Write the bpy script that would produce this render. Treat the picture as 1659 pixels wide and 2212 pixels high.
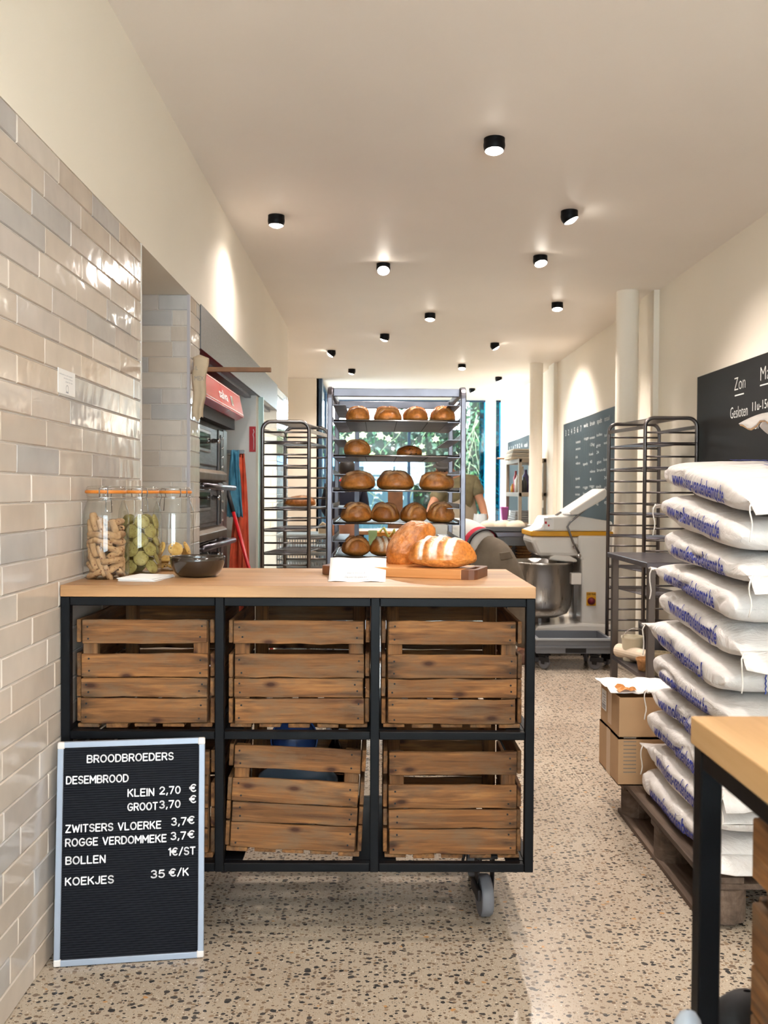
import bpy, bmesh, math, random
from mathutils import Vector, Matrix, Euler, noise
R = math.radians
for _o in list(bpy.data.objects):
    bpy.data.objects.remove(_o, do_unlink=True)
SC = bpy.context.scene
COL = SC.collection
# ------------------------------------------------------------------ camera, world, exposure
cam = bpy.data.cameras.new('camera')
cam_o = bpy.data.objects.new('camera', cam); COL.objects.link(cam_o)
cam.sensor_width = 36; cam.lens = 32.22; cam.clip_start = .05; cam.clip_end = 200
cam.dof.use_dof = True; cam.dof.focus_distance = 2.75; cam.dof.aperture_fstop = 8.0
cam_o.matrix_world = Matrix.Translation((0, 0, 1.3)) @ Matrix.Rotation(R(-.42), 4, 'Z') @ Matrix.Rotation(R(90 - 1.27), 4, 'X') @ Matrix.Rotation(R(.3), 4, 'Z')
SC.camera = cam_o
w = bpy.data.worlds.new('world'); SC.world = w; w.use_nodes = True
w.node_tree.nodes['Background'].inputs[0].default_value = (.80, .92, 1, 1)
w.node_tree.nodes['Background'].inputs[1].default_value = 10.5
SC.view_settings.view_transform = 'Standard'; SC.view_settings.look = 'None'
SC.view_settings.gamma = 1; SC.view_settings.use_curve_mapping = False
SC.view_settings.exposure = 0.84
LAMP_W = 88.0
LAMP_COL = (1, .895, .82)
SC.cycles.max_bounces = 6; SC.cycles.diffuse_bounces = 4; SC.cycles.glossy_bounces = 3; SC.cycles.transmission_bounces = 3; SC.cycles.transparent_max_bounces = 12
SC.cycles.caustics_reflective = False; SC.cycles.caustics_refractive = False; SC.cycles.use_adaptive_sampling = True; SC.cycles.adaptive_threshold = .1
XL, XR, HC = -.90, 2.24, 2.92

# ------------------------------------------------------------------ helpers
def lin(h):
    if isinstance(h, str):
        h = [int(h[i:i + 2], 16) / 255 for i in (0, 2, 4)]
    return tuple((c / 12.92 if c <= .04045 else ((c + .055) / 1.055) ** 2.4) for c in h)

WL = {}
def link(o, parent=None):
    COL.objects.link(o)
    if parent is not None:
        o.parent = parent
        WL[o.name] = WL.get(parent.name, Vector())
    return o
def tag(o, label=None, cat=None, group=None, kind=None):
    if label: o['label'] = label
    if cat: o['category'] = cat
    if group: o['group'] = group
    if kind: o['kind'] = kind
    return o
def th(name, label, cat, loc=(0, 0, 0), group=None, kind=None):
    o = bpy.data.objects.new(name, None); COL.objects.link(o); o.empty_display_size = .05
    o.location = loc; WL[o.name] = Vector(loc)
    return tag(o, label, cat, group, kind)

class MB:
    """collects geometry in world coordinates, builds one mesh object"""
    def __init__(s): s.v = []; s.f = []; s.col = []
    def add(s, vs, fs):
        b = len(s.v); s.v += [Vector(v) for v in vs]; s.f += [tuple(i + b for i in f) for f in fs]; return s
    def box(s, x0, x1, y0, y1, z0, z1, M=None):
        vs = [Vector((x, y, z)) for z in (z0, z1) for y in (y0, y1) for x in (x0, x1)]
        if M is not None: vs = [M @ v for v in vs]
        return s.add(vs, [(0, 2, 3, 1), (4, 5, 7, 6), (0, 1, 5, 4), (2, 6, 7, 3), (0, 4, 6, 2), (1, 3, 7, 5)])
    def quad(s, a, b, c, d): return s.add([a, b, c, d], [(0, 1, 2, 3)])
    def tube(s, pts, r, n=8, cap=True, closed=False):
        pts = [Vector(p) for p in pts]; m = len(pts); rs = r if isinstance(r, (list, tuple)) else [r] * m
        vs = []; ref = None
        for i, p in enumerate(pts):
            if closed: t = (pts[(i + 1) % m] - pts[i - 1])
            else: t = (pts[min(i + 1, m - 1)] - pts[max(i - 1, 0)])
            t.normalize()
            if ref is None: ref = t.orthogonal().normalized()
            a = (ref - t * ref.dot(t))
            if a.length < 1e-5: a = t.orthogonal()
            a.normalize(); ref = a; b = t.cross(a)
            for k in range(n):
                q = 2 * math.pi * k / n; vs.append(p + (a * math.cos(q) + b * math.sin(q)) * rs[i])
        fs = []
        for i in range(m if closed else m - 1):
            j = (i + 1) % m
            for k in range(n):
                l = (k + 1) % n; fs.append((i * n + k, i * n + l, j * n + l, j * n + k))
        if cap and not closed:
            fs.append(tuple(range(n))[::-1]); fs.append(tuple((m - 1) * n + k for k in range(n)))
        return s.add(vs, fs)
    def sqtube(s, pts, w, d=None, up=(0, 1, 0)):
        """rectangular bar along a polyline; w along up, d across"""
        d = d or w; up = Vector(up); pts = [Vector(p) for p in pts]; m = len(pts); vs = []
        for i, p in enumerate(pts):
            t = (pts[min(i + 1, m - 1)] - pts[max(i - 1, 0)]).normalized(); sd = t.cross(up).normalized()
            for a, b in ((-1, -1), (1, -1), (1, 1), (-1, 1)): vs.append(p + sd * a * d / 2 + up * b * w / 2)
        fs = []
        for i in range(m - 1):
            for k in range(4): fs.append((i * 4 + k, i * 4 + (k + 1) % 4, i * 4 + 4 + (k + 1) % 4, i * 4 + 4 + k))
        fs += [(3, 2, 1, 0), tuple(4 * (m - 1) + k for k in range(4))]
        return s.add(vs, fs)
    def lathe(s, prof, n=24, c=(0, 0, 0), M=None, cap=False):
        c = Vector(c); vs = []; m = len(prof)
        for r, z in prof:
            for k in range(n):
                q = 2 * math.pi * k / n; v = Vector((r * math.cos(q), r * math.sin(q), z))
                if M is not None: v = M @ v
                vs.append(v + c)
        fs = [(i * n + k, i * n + (k + 1) % n, (i + 1) * n + (k + 1) % n, (i + 1) * n + k) for i in range(m - 1) for k in range(n)]
        if cap: fs.append(tuple(range(n))[::-1]); fs.append(tuple((m - 1) * n + k for k in range(n)))
        return s.add(vs, fs)
    def prism(s, poly, y0, y1, M=None):
        """polygon in XZ extruded along Y"""
        n = len(poly); vs = [Vector((x, y0, z)) for x, z in poly] + [Vector((x, y1, z)) for x, z in poly]
        if M is not None: vs = [M @ v for v in vs]
        return s.add(vs, [tuple(range(n)), tuple(range(2 * n - 1, n - 1, -1))] + [(i, n + i, n + (i + 1) % n, (i + 1) % n) for i in range(n)])
    def grid(s, fn, nu, nv, wrap=False):
        vs = [fn(i, j) for j in range(nv) for i in range(nu)]
        fs = [(j * nu + i, j * nu + (i + 1) % nu, (j + 1) * nu + (i + 1) % nu, (j + 1) * nu + i) for j in range(nv - 1) for i in range(nu if wrap else nu - 1)]
        return s.add(vs, fs)
    def build(s, name, mat, parent=None, smooth=False, bevel=0, local=False, seg=2, thick=0, sub=0):
        me = bpy.data.meshes.new(name); o = bpy.data.objects.new(name, me)
        off = Vector()
        if parent is not None and not local: off = WL.get(parent.name, Vector())
        elif parent is None and not local and s.v:
            xs = [v.x for v in s.v]; ys = [v.y for v in s.v]; zs = [v.z for v in s.v]
            off = Vector(((min(xs) + max(xs)) / 2, (min(ys) + max(ys)) / 2, min(zs))); o.location = off
        me.from_pydata([tuple(v - off) for v in s.v], [], s.f); me.update()
        for m_ in (mat if isinstance(mat, (list, tuple)) else [mat]): me.materials.append(m_)
        if smooth: me.polygons.foreach_set('use_smooth', [True] * len(me.polygons))
        if s.col:
            ca = me.color_attributes.new('Col', 'FLOAT_COLOR', 'POINT')
            ca.data.foreach_set('color', [x for c in s.col for x in (c[0], c[1], c[2], 1)])
        link(o, parent)
        if parent is None: WL[o.name] = off
        if thick:
            md = o.modifiers.new('solidify', 'SOLIDIFY'); md.thickness = thick; md.offset = 0
        if bevel:
            md = o.modifiers.new('bevel', 'BEVEL'); md.width = bevel; md.segments = seg; md.limit_method = 'ANGLE'; md.angle_limit = R(40)
        if sub:
            md = o.modifiers.new('sub', 'SUBSURF'); md.levels = sub; md.render_levels = sub
        return o

def dup(o, loc=None, rot=None, parent=None, scale=None):
    c = o.copy(); COL.objects.link(c); c.parent = parent if parent is not None else o.parent
    if loc is not None: c.location = loc
    if rot is not None: c.rotation_euler = rot
    if scale is not None: c.scale = scale
    WL[c.name] = Vector(WL.get(c.parent.name, Vector())) if c.parent else Vector(c.location)
    return c
def dup_tree(o, loc, rot=None, label=None):
    r = o.copy(); COL.objects.link(r); r.location = loc; WL[r.name] = Vector(loc)
    if rot is not None: r.rotation_euler = rot
    if label: r['label'] = label
    for ch in list(o.children):
        c = ch.copy(); COL.objects.link(c); c.parent = r
        for g in list(ch.children):
            d = g.copy(); COL.objects.link(d); d.parent = c
    return r

_tc = {}
def text_geo(s, bold=0., res=2, cut=0):
    """(verts2d, faces, width) of a string set in the built-in typeface, em size 1"""
    k = (s, bold, res, cut)
    if k in _tc: return _tc[k]
    cu = bpy.data.curves.new('t', 'FONT'); cu.body = s; cu.size = 1; cu.resolution_u = res; cu.offset = bold
    o = bpy.data.objects.new('t', cu); COL.objects.link(o)
    dg = bpy.context.evaluated_depsgraph_get(); ev = o.evaluated_get(dg); me = ev.to_mesh()
    if cut:
        bm = bmesh.new(); bm.from_mesh(me); bmesh.ops.triangulate(bm, faces=bm.faces)
        for _ in range(4):
            es = [x for x in bm.edges if x.calc_length() > cut]
            if es: bmesh.ops.subdivide_edges(bm, edges=es, cuts=1); bmesh.ops.triangulate(bm, faces=bm.faces)
        bm.verts.index_update(); v = [(p.co.x, p.co.y) for p in bm.verts]; f = [tuple(q.index for q in p.verts) for p in bm.faces]; bm.free()
    else: v = [(p.co.x, p.co.y) for p in me.vertices]; f = [tuple(p.vertices) for p in me.polygons]
    ev.to_mesh_clear(); bpy.data.objects.remove(o); bpy.data.curves.remove(cu)
    _tc[k] = (v, f); return _tc[k]
def flat_text(mb, s, origin, right, up, width=None, height=.02, bold=0., eps=(0, 0, 0), res=2, center=False):
    """lay a text on a plane: origin = left end of the baseline; scaled so cap height = height, total width = width"""
    v, f = text_geo(s, bold, res)
    if not v: return
    x0 = min(p[0] for p in v); x1 = max(p[0] for p in v); k = height / .72
    kx = (width / (x1 - x0)) if width else k
    right = Vector(right); up = Vector(up); origin = Vector(origin) + Vector(eps)
    sh = (x1 - x0) / 2 if center else 0
    mb.add([origin + right * ((p[0] - x0 - sh) * kx) + up * (p[1] * k) for p in v], f)

# ------------------------------------------------------------------ materials
class NT:
    def __init__(s, name):
        s.m = bpy.data.materials.new(name); s.m.use_nodes = True; s.t = s.m.node_tree; s.b = s.t.nodes['Principled BSDF']
    def n(s, typ, **kw):
        o = s.t.nodes.new(typ)
        for k, v in kw.items():
            if k.startswith('i_'):
                key = k[2:]; o.inputs[int(key) if key.isdigit() else key.replace('_', ' ')].default_value = v
            else: setattr(o, k, v)
        return o
    def l(s, a, b): s.t.links.new(a, b)
    def set(s, **kw):
        for k, v in kw.items(): s.b.inputs[k.replace('_', ' ')].default_value = v
    def ramp(s, fac, stops, interp='LINEAR'):
        r = s.n('ShaderNodeValToRGB'); cr = r.color_ramp; cr.interpolation = interp
        while len(cr.elements) < len(stops): cr.elements.new(.5)
        for e, (p, c) in zip(cr.elements, stops): e.position = p; e.color = (*c, 1)
        s.l(fac, r.inputs[0]); return r
    def bump(s, h, strength=.3, dist=.01):
        b = s.n('ShaderNodeBump', i_Strength=strength, i_Distance=dist); s.l(h, b.inputs['Height']); s.l(b.outputs[0], s.b.inputs['Normal']); return b
    def coord(s, scale=(1, 1, 1), rnd=False):
        tc = s.n('ShaderNodeTexCoord'); mp = s.n('ShaderNodeMapping'); mp.inputs['Scale'].default_value = scale
        s.l(tc.outputs['Object'], mp.inputs[0])
        if rnd:
            oi = s.n('ShaderNodeObjectInfo'); mu = s.n('ShaderNodeMath', operation='MULTIPLY', i_1=37.); s.l(oi.outputs['Random'], mu.inputs[0])
            s.l(mu.outputs[0], mp.inputs['Location'])
        return mp.outputs[0]
    def mix(s, fac, a, b, typ='MIX'):
        m = s.n('ShaderNodeMix', data_type='RGBA', blend_type=typ)
        for sock, val in ((m.inputs[0], fac), (m.inputs[6], a), (m.inputs[7], b)):
            if isinstance(val, (int, float)): sock.default_value = val
            elif isinstance(val, tuple): sock.default_value = (*val, 1)
            else: s.l(val, sock)
        return m.outputs[2]

def plain(name, c, rough=.5, metal=0., noise_s=0, var=.0, bump=0., coat=0., spec=.5):
    t = NT(name); c = lin(c); t.set(Base_Color=(*c, 1), Roughness=rough, Metallic=metal, Coat_Weight=coat, Specular_IOR_Level=spec)
    if noise_s:
        co = t.coord(rnd=True); no = t.n('ShaderNodeTexNoise', i_Scale=noise_s, i_Detail=4.); t.l(co, no.inputs[0])
        if var:
            r = t.ramp(no.outputs[0], [(.3, tuple(x * (1 - var) for x in c)), (.7, tuple(min(1, x * (1 + var)) for x in c))]); t.l(r.outputs[0], t.b.inputs['Base Color'])
        if bump: t.bump(no.outputs[0], bump, .01)
    return t.m

def wood(name, cols, axis=0, rough=.55, sc=1., knots=True, saw=True, bump=.25, streak=0., grain=26., weather=None):
    t = NT(name); s = [grain * sc] * 3; s[axis] = grain * .055 * sc
    co = t.coord(tuple(s), True)
    no = t.n('ShaderNodeTexNoise', i_Scale=1., i_Detail=6., i_Roughness=.65, i_Distortion=.5); t.l(co, no.inputs[0])
    r = t.ramp(no.outputs[0], [(.3, lin(cols[0])), (.5, lin(cols[1])), (.68, lin(cols[2]))]); c = r.outputs[0]
    co2 = t.coord(tuple(3. * (.35 if i == axis else 1) for i in range(3)), True)
    big = t.n('ShaderNodeTexNoise', i_Scale=2.2 * sc, i_Detail=2.); t.l(co2, big.inputs[0])
    rb = t.ramp(big.outputs[0], [(.3, (.62, .60, .58)), (.65, (1.12, 1.1, 1.08))]); c = t.mix(1., c, rb.outputs[0], 'MULTIPLY')
    if weather:
        w1 = t.n('ShaderNodeTexNoise', i_Scale=5.5, i_Detail=6., i_Roughness=.7); t.l(co2, w1.inputs[0]); rw = t.ramp(w1.outputs[0], [(.47, (0, 0, 0)), (.66, (.75, .75, .75))]); c = t.mix(rw.outputs[0], c, lin(weather))
    if knots:
        co3 = t.coord((1, 1, 1), True); sx = t.n('ShaderNodeSeparateXYZ'); t.l(co3, sx.inputs[0]); oth = [i for i in range(3) if i != axis]
        m1 = t.n('ShaderNodeMath', operation='MULTIPLY', i_1=3.6); t.l(sx.outputs[axis], m1.inputs[0]); m2 = t.n('ShaderNodeMath', operation='ADD'); t.l(sx.outputs[oth[0]], m2.inputs[0]); t.l(sx.outputs[oth[1]], m2.inputs[1]); m3 = t.n('ShaderNodeMath', operation='MULTIPLY', i_1=8.); t.l(m2.outputs[0], m3.inputs[0])
        cv = t.n('ShaderNodeCombineXYZ'); t.l(m1.outputs[0], cv.inputs[0]); t.l(m3.outputs[0], cv.inputs[1])
        vo = t.n('ShaderNodeTexVoronoi', i_Scale=1.); vo.voronoi_dimensions = '2D'; t.l(cv.outputs[0], vo.inputs[0])
        rk = t.ramp(vo.outputs['Distance'], [(.03, (1, 1, 1)), (.055, (.6, .6, .6)), (.10, (0, 0, 0))]); c = t.mix(rk.outputs[0], c, lin(cols[3]))
    if streak:
        s4 = [40.] * 3; s4[axis] = 5.; co4 = t.coord(tuple(s4), True); sn = t.n('ShaderNodeTexNoise', i_Scale=1., i_Detail=3.); t.l(co4, sn.inputs[0])
        rs = t.ramp(sn.outputs[0], [(.58, (0, 0, 0)), (.72, (streak,) * 3)]); c = t.mix(rs.outputs[0], c, lin(cols[3]))
    if weather and axis == 0:
        ce = t.n('ShaderNodeTexCoord'); se = t.n('ShaderNodeSeparateXYZ'); t.l(ce.outputs['Object'], se.inputs[0]); ab = t.n('ShaderNodeMath', operation='ABSOLUTE'); t.l(se.outputs[0], ab.inputs[0])
        me_ = t.n('ShaderNodeMapRange'); me_.inputs['From Min'].default_value = .115; me_.inputs['From Max'].default_value = .175; t.l(ab.outputs[0], me_.inputs[0])
        ce2 = t.coord((9, 50, 50), True); ne = t.n('ShaderNodeTexNoise', i_Scale=1.2, i_Detail=4.); t.l(ce2, ne.inputs[0]); re_ = t.ramp(ne.outputs[0], [(.50, (0, 0, 0)), (.66, (.8, .8, .8))])
        mm = t.n('ShaderNodeMath', operation='MULTIPLY'); t.l(me_.outputs[0], mm.inputs[0]); t.l(re_.outputs[0], mm.inputs[1]); c = t.mix(mm.outputs[0], c, lin('332519'))
    oi = t.n('ShaderNodeObjectInfo'); rr = t.ramp(oi.outputs['Random'], [(0, (.84, .84, .84)), (1, (1.12, 1.1, 1.06))]); c = t.mix(1., c, rr.outputs[0], 'MULTIPLY')
    t.l(c, t.b.inputs['Base Color']); t.set(Roughness=rough, Specular_IOR_Level=.35); t.bump(no.outputs[0], bump, .004)
    return t.m

def steel(name, c='6f6c74', rough=.3, brush=None, metal=1.):
    t = NT(name); t.set(Base_Color=(*lin(c), 1), Roughness=rough, Metallic=metal)
    co = t.coord(brush or (6, 6, 6), True); no = t.n('ShaderNodeTexNoise', i_Scale=3., i_Detail=3.); t.l(co, no.inputs[0])
    r = t.n('ShaderNodeMapRange'); r.inputs['To Min'].default_value = rough * .75; r.inputs['To Max'].default_value = rough * 1.4; t.l(no.outputs[0], r.inputs[0]); t.l(r.outputs[0], t.b.inputs['Roughness'])
    return t.m

def thin_glass(name, tint=(.96, .98, .97), rough=.0, gl=.08, ior=1.45):
    t = NT(name); t.t.nodes.remove(t.b); out = t.t.nodes['Material Output']
    tr = t.n('ShaderNodeBsdfTransparent'); tr.inputs[0].default_value = (*tint, 1)
    gs = t.n('ShaderNodeBsdfGlossy'); gs.inputs['Roughness'].default_value = max(rough, .02)
    lw = t.n('ShaderNodeLayerWeight', i_Blend=.5); pw = t.n('ShaderNodeMath', operation='POWER', i_1=4.); t.l(lw.outputs['Facing'], pw.inputs[0]); fr = t.n('ShaderNodeMath', operation='MULTIPLY_ADD', i_1=.8, i_2=.05); t.l(pw.outputs[0], fr.inputs[0]); mx = t.n('ShaderNodeMixShader')
    t.l(fr.outputs[0], mx.inputs[0]); t.l(tr.outputs[0], mx.inputs[1]); t.l(gs.outputs[0], mx.inputs[2]); t.l(mx.outputs[0], out.inputs[0])
    return t.m

def emit(name, c, s):
    t = NT(name); t.set(Base_Color=(*c, 1), Emission_Color=(*c, 1), Emission_Strength=s); return t.m

def plaster(name, c, rough=.7, gloss=0.):
    t = NT(name); co = t.coord(); no = t.n('ShaderNodeTexNoise', i_Scale=1.2, i_Detail=3.); t.l(co, no.inputs[0]); c = lin(c)
    r = t.ramp(no.outputs[0], [(.3, tuple(x * .96 for x in c)), (.7, c)]); t.l(r.outputs[0], t.b.inputs['Base Color'])
    t.set(Roughness=rough, Specular_IOR_Level=.3 + gloss)
    n2 = t.n('ShaderNodeTexNoise', i_Scale=90., i_Detail=2.); t.l(co, n2.inputs[0]); t.bump(n2.outputs[0], .06, .002)
    return t.m

M = {}
M['wall'] = plaster('wall_paint', 'f3eadb')
M['ceil'] = plaster('ceiling_paint', 'f7eee5', .5, .0)
M['white'] = plain('white_paint', 'e9e6df', .5)
M['grout'] = plain('grout', 'cbc4bc', .9)
M['black_metal'] = plain('black_powder_coat', '090a0d', .45, 0, 30, .2, .03, spec=.15)
M['steel'] = steel('stainless_steel')
M['steel_d'] = steel('dark_steel_tube', '6e6866', .34)
M['steel_m'] = steel('steel_tube', '807c7a', .32)
M['steel_brush'] = steel('brushed_steel', '62605f', .38, (1, 60, 60))
M['rack_steel'] = steel('rack_steel', '6c6a70', .36)
M['chrome'] = steel('chrome', 'd0d0d2', .12)
M['alu'] = plain('aluminium_frame', '959dab', .42, .3)
M['cream_plastic'] = plain('cream_plastic', 'd6cfca', .5)
M['rubber'] = plain('black_rubber', '17161a', .6)
M['grey_rubber'] = plain('grey_rubber', '74747a', .6)
M['paper'] = plain('white_paper', 'f4f2f0', .8)
M['kraft'] = plain('kraft_paper', 'c9b295', .8, 0, 12, .08, .2)
M['card'] = plain('cardboard', 'bd9871', .85, 0, 8, .06)
M['tape'] = plain('packing_tape', 'c8a682', .3)
M['chalk'] = plain('chalk', 'dcdcd8', .9)
M['blackboard'] = plain('blackboard', '161514', .6, 0, 2.5, .15, spec=.2)
M['letter'] = plain('white_plastic_letter', 'f2f0f2', .4)
M['felt'] = plain('ridged_black_board', '0f1118', .7, spec=.2)
M['ink'] = plain('blue_ink', '2e3a96', .7)
M['grey_ink'] = plain('grey_ink', 'a5a7ae', .8)
M['string'] = plain('sack_string', 'e8e2da', .9)
M['blue_string'] = plain('blue_stitching', '4a5bab', .9)
M['grey_plastic'] = plain('grey_plastic', '6d7076', .45)
M['lgrey_plastic'] = plain('light_grey_plastic', 'a9aeb2', .45)
M['white_enamel'] = plain('white_enamel', 'ece8e2', .25, coat=.3)
M['yellow'] = plain('yellow_band', 'e3a413', .35)
M['red'] = plain('red_plastic', 'c4161f', .35)
M['orange_cloth'] = plain('orange_cloth', 'd95a3a', .85, 0, 15, .2)
M['blue_cloth'] = plain('blue_cloth', '4f8da6', .85, 0, 25, .2)
M['oven'] = steel('oven_steel', '5c5a5d', .36, (3, 3, 30))
M['oven_warm'] = steel('oven_worn_steel', '75685a', .38, (30, 3, 3))
M['dark_hole'] = plain('dark_recess', '0d0d0e', .7)
M['taupe'] = plain('taupe_plastic', '8f8272', .5)
M['brown_wood'] = plain('brown_wood', '7d5332', .55, 0, 14, .2)
M['wicker'] = plain('wicker', 'b58352', .7, 0, 60, .25, .4)
M['bucket'] = plain('cream_bucket', 'ded4bc', .45)
M['grey_cloth'] = plain('grey_cloth', '8d8c8b', .9, 0, 20, .15)
M['dough'] = plain('dough', 'e2d4bd', .7, 0, 12, .05)
M['skin'] = plain('skin', 'c98f70', .55, 0, 6, .08)
M['hair'] = plain('dark_hair', '1b1512', .6)
M['trouser'] = plain('khaki_trousers', '6f6354', .9, 0, 14, .12, .3)
M['shirt'] = plain('pale_grey_shirt', 'd3d0cb', .9, 0, 10, .05, .2)
M['redcloth'] = plain('red_waistband', 'c2273f', .9)
M['olive'] = plain('olive_shirt', '8b8062', .9, 0, 9, .35, .2)
M['apron'] = plain('beige_apron', 'cdbda4', .9, 0, 10, .06)
M['cap'] = plain('grey_cap', '5f5b59', .9)
M['navy'] = plain('navy_clothes', '15182a', .9)
M['blue_bowl'] = plain('blue_enamel', '3b5487', .25)
M['bowl_grey'] = plain('grey_blue_bowl', '8792a0', .3)
M['bowl_dark'] = plain('dark_brown_glaze', '2b2119', .18, coat=.5)
M['gasket'] = plain('orange_rubber_ring', 'd17d2e', .5)
M['glass'] = thin_glass('jar_glass', (.95, .97, .96))
M['pane'] = thin_glass('window_glass', (.97, .99, .99))
M['plastic_bag'] = thin_glass('clear_plastic', (.85, .88, .88), .2)
M['purple'] = plain('purple_plastic', 'b557a0', .4)
CR = ['583a23', '815731', 'a07144', '3f2112']
for i, a in enumerate('xyz'):
    M['crate_' + a] = wood('crate_wood_' + a, CR, i, .75, 1., True, True, .7, .6, 46., '6f5a45')
    M['crate_dark_' + a] = wood('aged_crate_wood_' + a, ['5f452a', '7d5c3a', '94744e', '3f2c1c'], i, .75, 1., True, True, .5, .5)
M['oak'] = wood('oak_top', ['a0764f', 'ba9066', 'caa37a', '8a6137'], 0, .38, .6, False, False, .06)
M['oak_y'] = wood('oak_top_y', ['b58a58', 'cfa573', 'dcb788', '8a6137'], 1, .38, .6, False, False, .06)
M['maple'] = wood('maple_board', ['c4854e', 'd79c63', 'e3b07a', '9a6536'], 0, .4, .7, False, False, .06)
M['walnut'] = plain('walnut_end', '6b4026', .4, 0, 20, .2)
M['pallet'] = wood('pallet_wood', ['4d3f36', '66564b', '7d6c60', '332821'], 1, .8, 1., False, False, .5, .3)

def tile_mat():
    t = NT('glazed_tile'); oi = t.n('ShaderNodeObjectInfo')
    r = t.ramp(oi.outputs['Random'], [(0, lin('cfc2b5')), (.2, lin('cabcae')), (.36, lin('d3c7bb')), (.54, lin('c8beb6')), (.68, lin('bdb8b4')), (.80, lin('ccbcac')), (.9, lin('d6cbc0'))], 'CONSTANT')
    co = t.coord((1, 1, 1), True); no = t.n('ShaderNodeTexNoise', i_Scale=9., i_Detail=2.); t.l(co, no.inputs[0])
    rr = t.ramp(no.outputs[0], [(.3, (.93, .93, .93)), (.7, (1.03, 1.03, 1.03))]); c = t.mix(1., r.outputs[0], rr.outputs[0], 'MULTIPLY')
    t.l(c, t.b.inputs['Base Color']); t.set(Roughness=.1, Specular_IOR_Level=.5)
    n2 = t.n('ShaderNodeTexNoise', i_Scale=14., i_Detail=1.5); t.l(co, n2.inputs[0]); t.bump(n2.outputs[0], .35, .006)
    return t.m
M['tile'] = tile_mat()

def terrazzo():
    t = NT('terrazzo'); tc = t.n('ShaderNodeTexCoord'); base = lin('cbb89f')
    nb = t.n('ShaderNodeTexNoise', i_Scale=1.3, i_Detail=4.); t.l(tc.outputs['Object'], nb.inputs[0])
    rb = t.ramp(nb.outputs[0], [(.3, lin('a79786')), (.7, lin('bbad9b'))]); c = rb.outputs[0]
    nw = t.n('ShaderNodeTexNoise', i_Scale=45., i_Detail=2.); t.l(tc.outputs['Object'], nw.inputs[0])
    wr = t.n('ShaderNodeVectorMath', operation='SCALE', i_Scale=.012); t.l(nw.outputs['Color'], wr.inputs[0])
    ad = t.n('ShaderNodeVectorMath', operation='ADD'); t.l(tc.outputs['Object'], ad.inputs[0]); t.l(wr.outputs[0], ad.inputs[1])
    for sc, th_, pal, off in ((190., .30, [(0, lin('8d7a66')), (.4, lin('a08b74')), (.7, lin('6a6058')), (.9, lin('e6dccd'))], 0), (74., .40, [(0, lin('7a6857')), (.3, lin('8f7964')), (.5, lin('5b534c')), (.72, lin('3d3a38')), (.9, lin('6e5c4d'))], 3.1), (42., .30, [(0, lin('4b4744')), (.4, lin('77675a')), (.7, lin('3b3a3a')), (.97, lin('b98b5c'))], 7.7)):
        o = t.n('ShaderNodeVectorMath', operation='ADD'); o.inputs[1].default_value = (off, off * 2, 0); t.l(ad.outputs[0], o.inputs[0])
        mp = t.n('ShaderNodeMapping'); mp.inputs['Scale'].default_value = (sc, sc * 1.25, 0); t.l(o.outputs[0], mp.inputs[0])
        vo = t.n('ShaderNodeTexVoronoi', i_Scale=1., i_Randomness=1.); vo.voronoi_dimensions = '2D'; t.l(mp.outputs[0], vo.inputs[0])
        sp = t.n('ShaderNodeSeparateColor'); t.l(vo.outputs['Color'], sp.inputs[0])
        mr = t.n('ShaderNodeMapRange'); mr.inputs['From Min'].default_value = .45; mr.inputs['From Max'].default_value = 1.; mr.inputs['To Min'].default_value = 0; mr.inputs['To Max'].default_value = th_ * 1.25
        t.l(sp.outputs[0], mr.inputs[0])
        lt = t.n('ShaderNodeMath', operation='LESS_THAN'); t.l(vo.outputs['Distance'], lt.inputs[0]); t.l(mr.outputs[0], lt.inputs[1])
        rp = t.ramp(sp.outputs[1], pal, 'CONSTANT'); c = t.mix(lt.outputs[0], c, rp.outputs[0])
    t.l(c, t.b.inputs['Base Color']); t.set(Roughness=.22, Specular_IOR_Level=.4)
    nr = t.n('ShaderNodeTexNoise', i_Scale=6., i_Detail=3.); t.l(tc.outputs['Object'], nr.inputs[0])
    mr = t.n('ShaderNodeMapRange'); mr.inputs['To Min'].default_value = .14; mr.inputs['To Max'].default_value = .3; t.l(nr.outputs[0], mr.inputs[0]); t.l(mr.outputs[0], t.b.inputs['Roughness'])
    return t.m
M['terrazzo'] = terrazzo()

def sack_mat():
    t = NT('white_paper_sack'); co = t.coord((1, 1, 1), True)
    no = t.n('ShaderNodeTexNoise', i_Scale=7., i_Detail=5., i_Roughness=.6, i_Distortion=1.6); t.l(co, no.inputs[0])
    r = t.ramp(no.outputs[0], [(.3, lin('d9d3cf')), (.7, lin('e6e2df'))]); t.l(r.outputs[0], t.b.inputs['Base Color'])
    t.set(Roughness=.6, Specular_IOR_Level=.3); t.bump(no.outputs[0], .8, .014); return t.m
M['sack'] = sack_mat()

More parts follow.
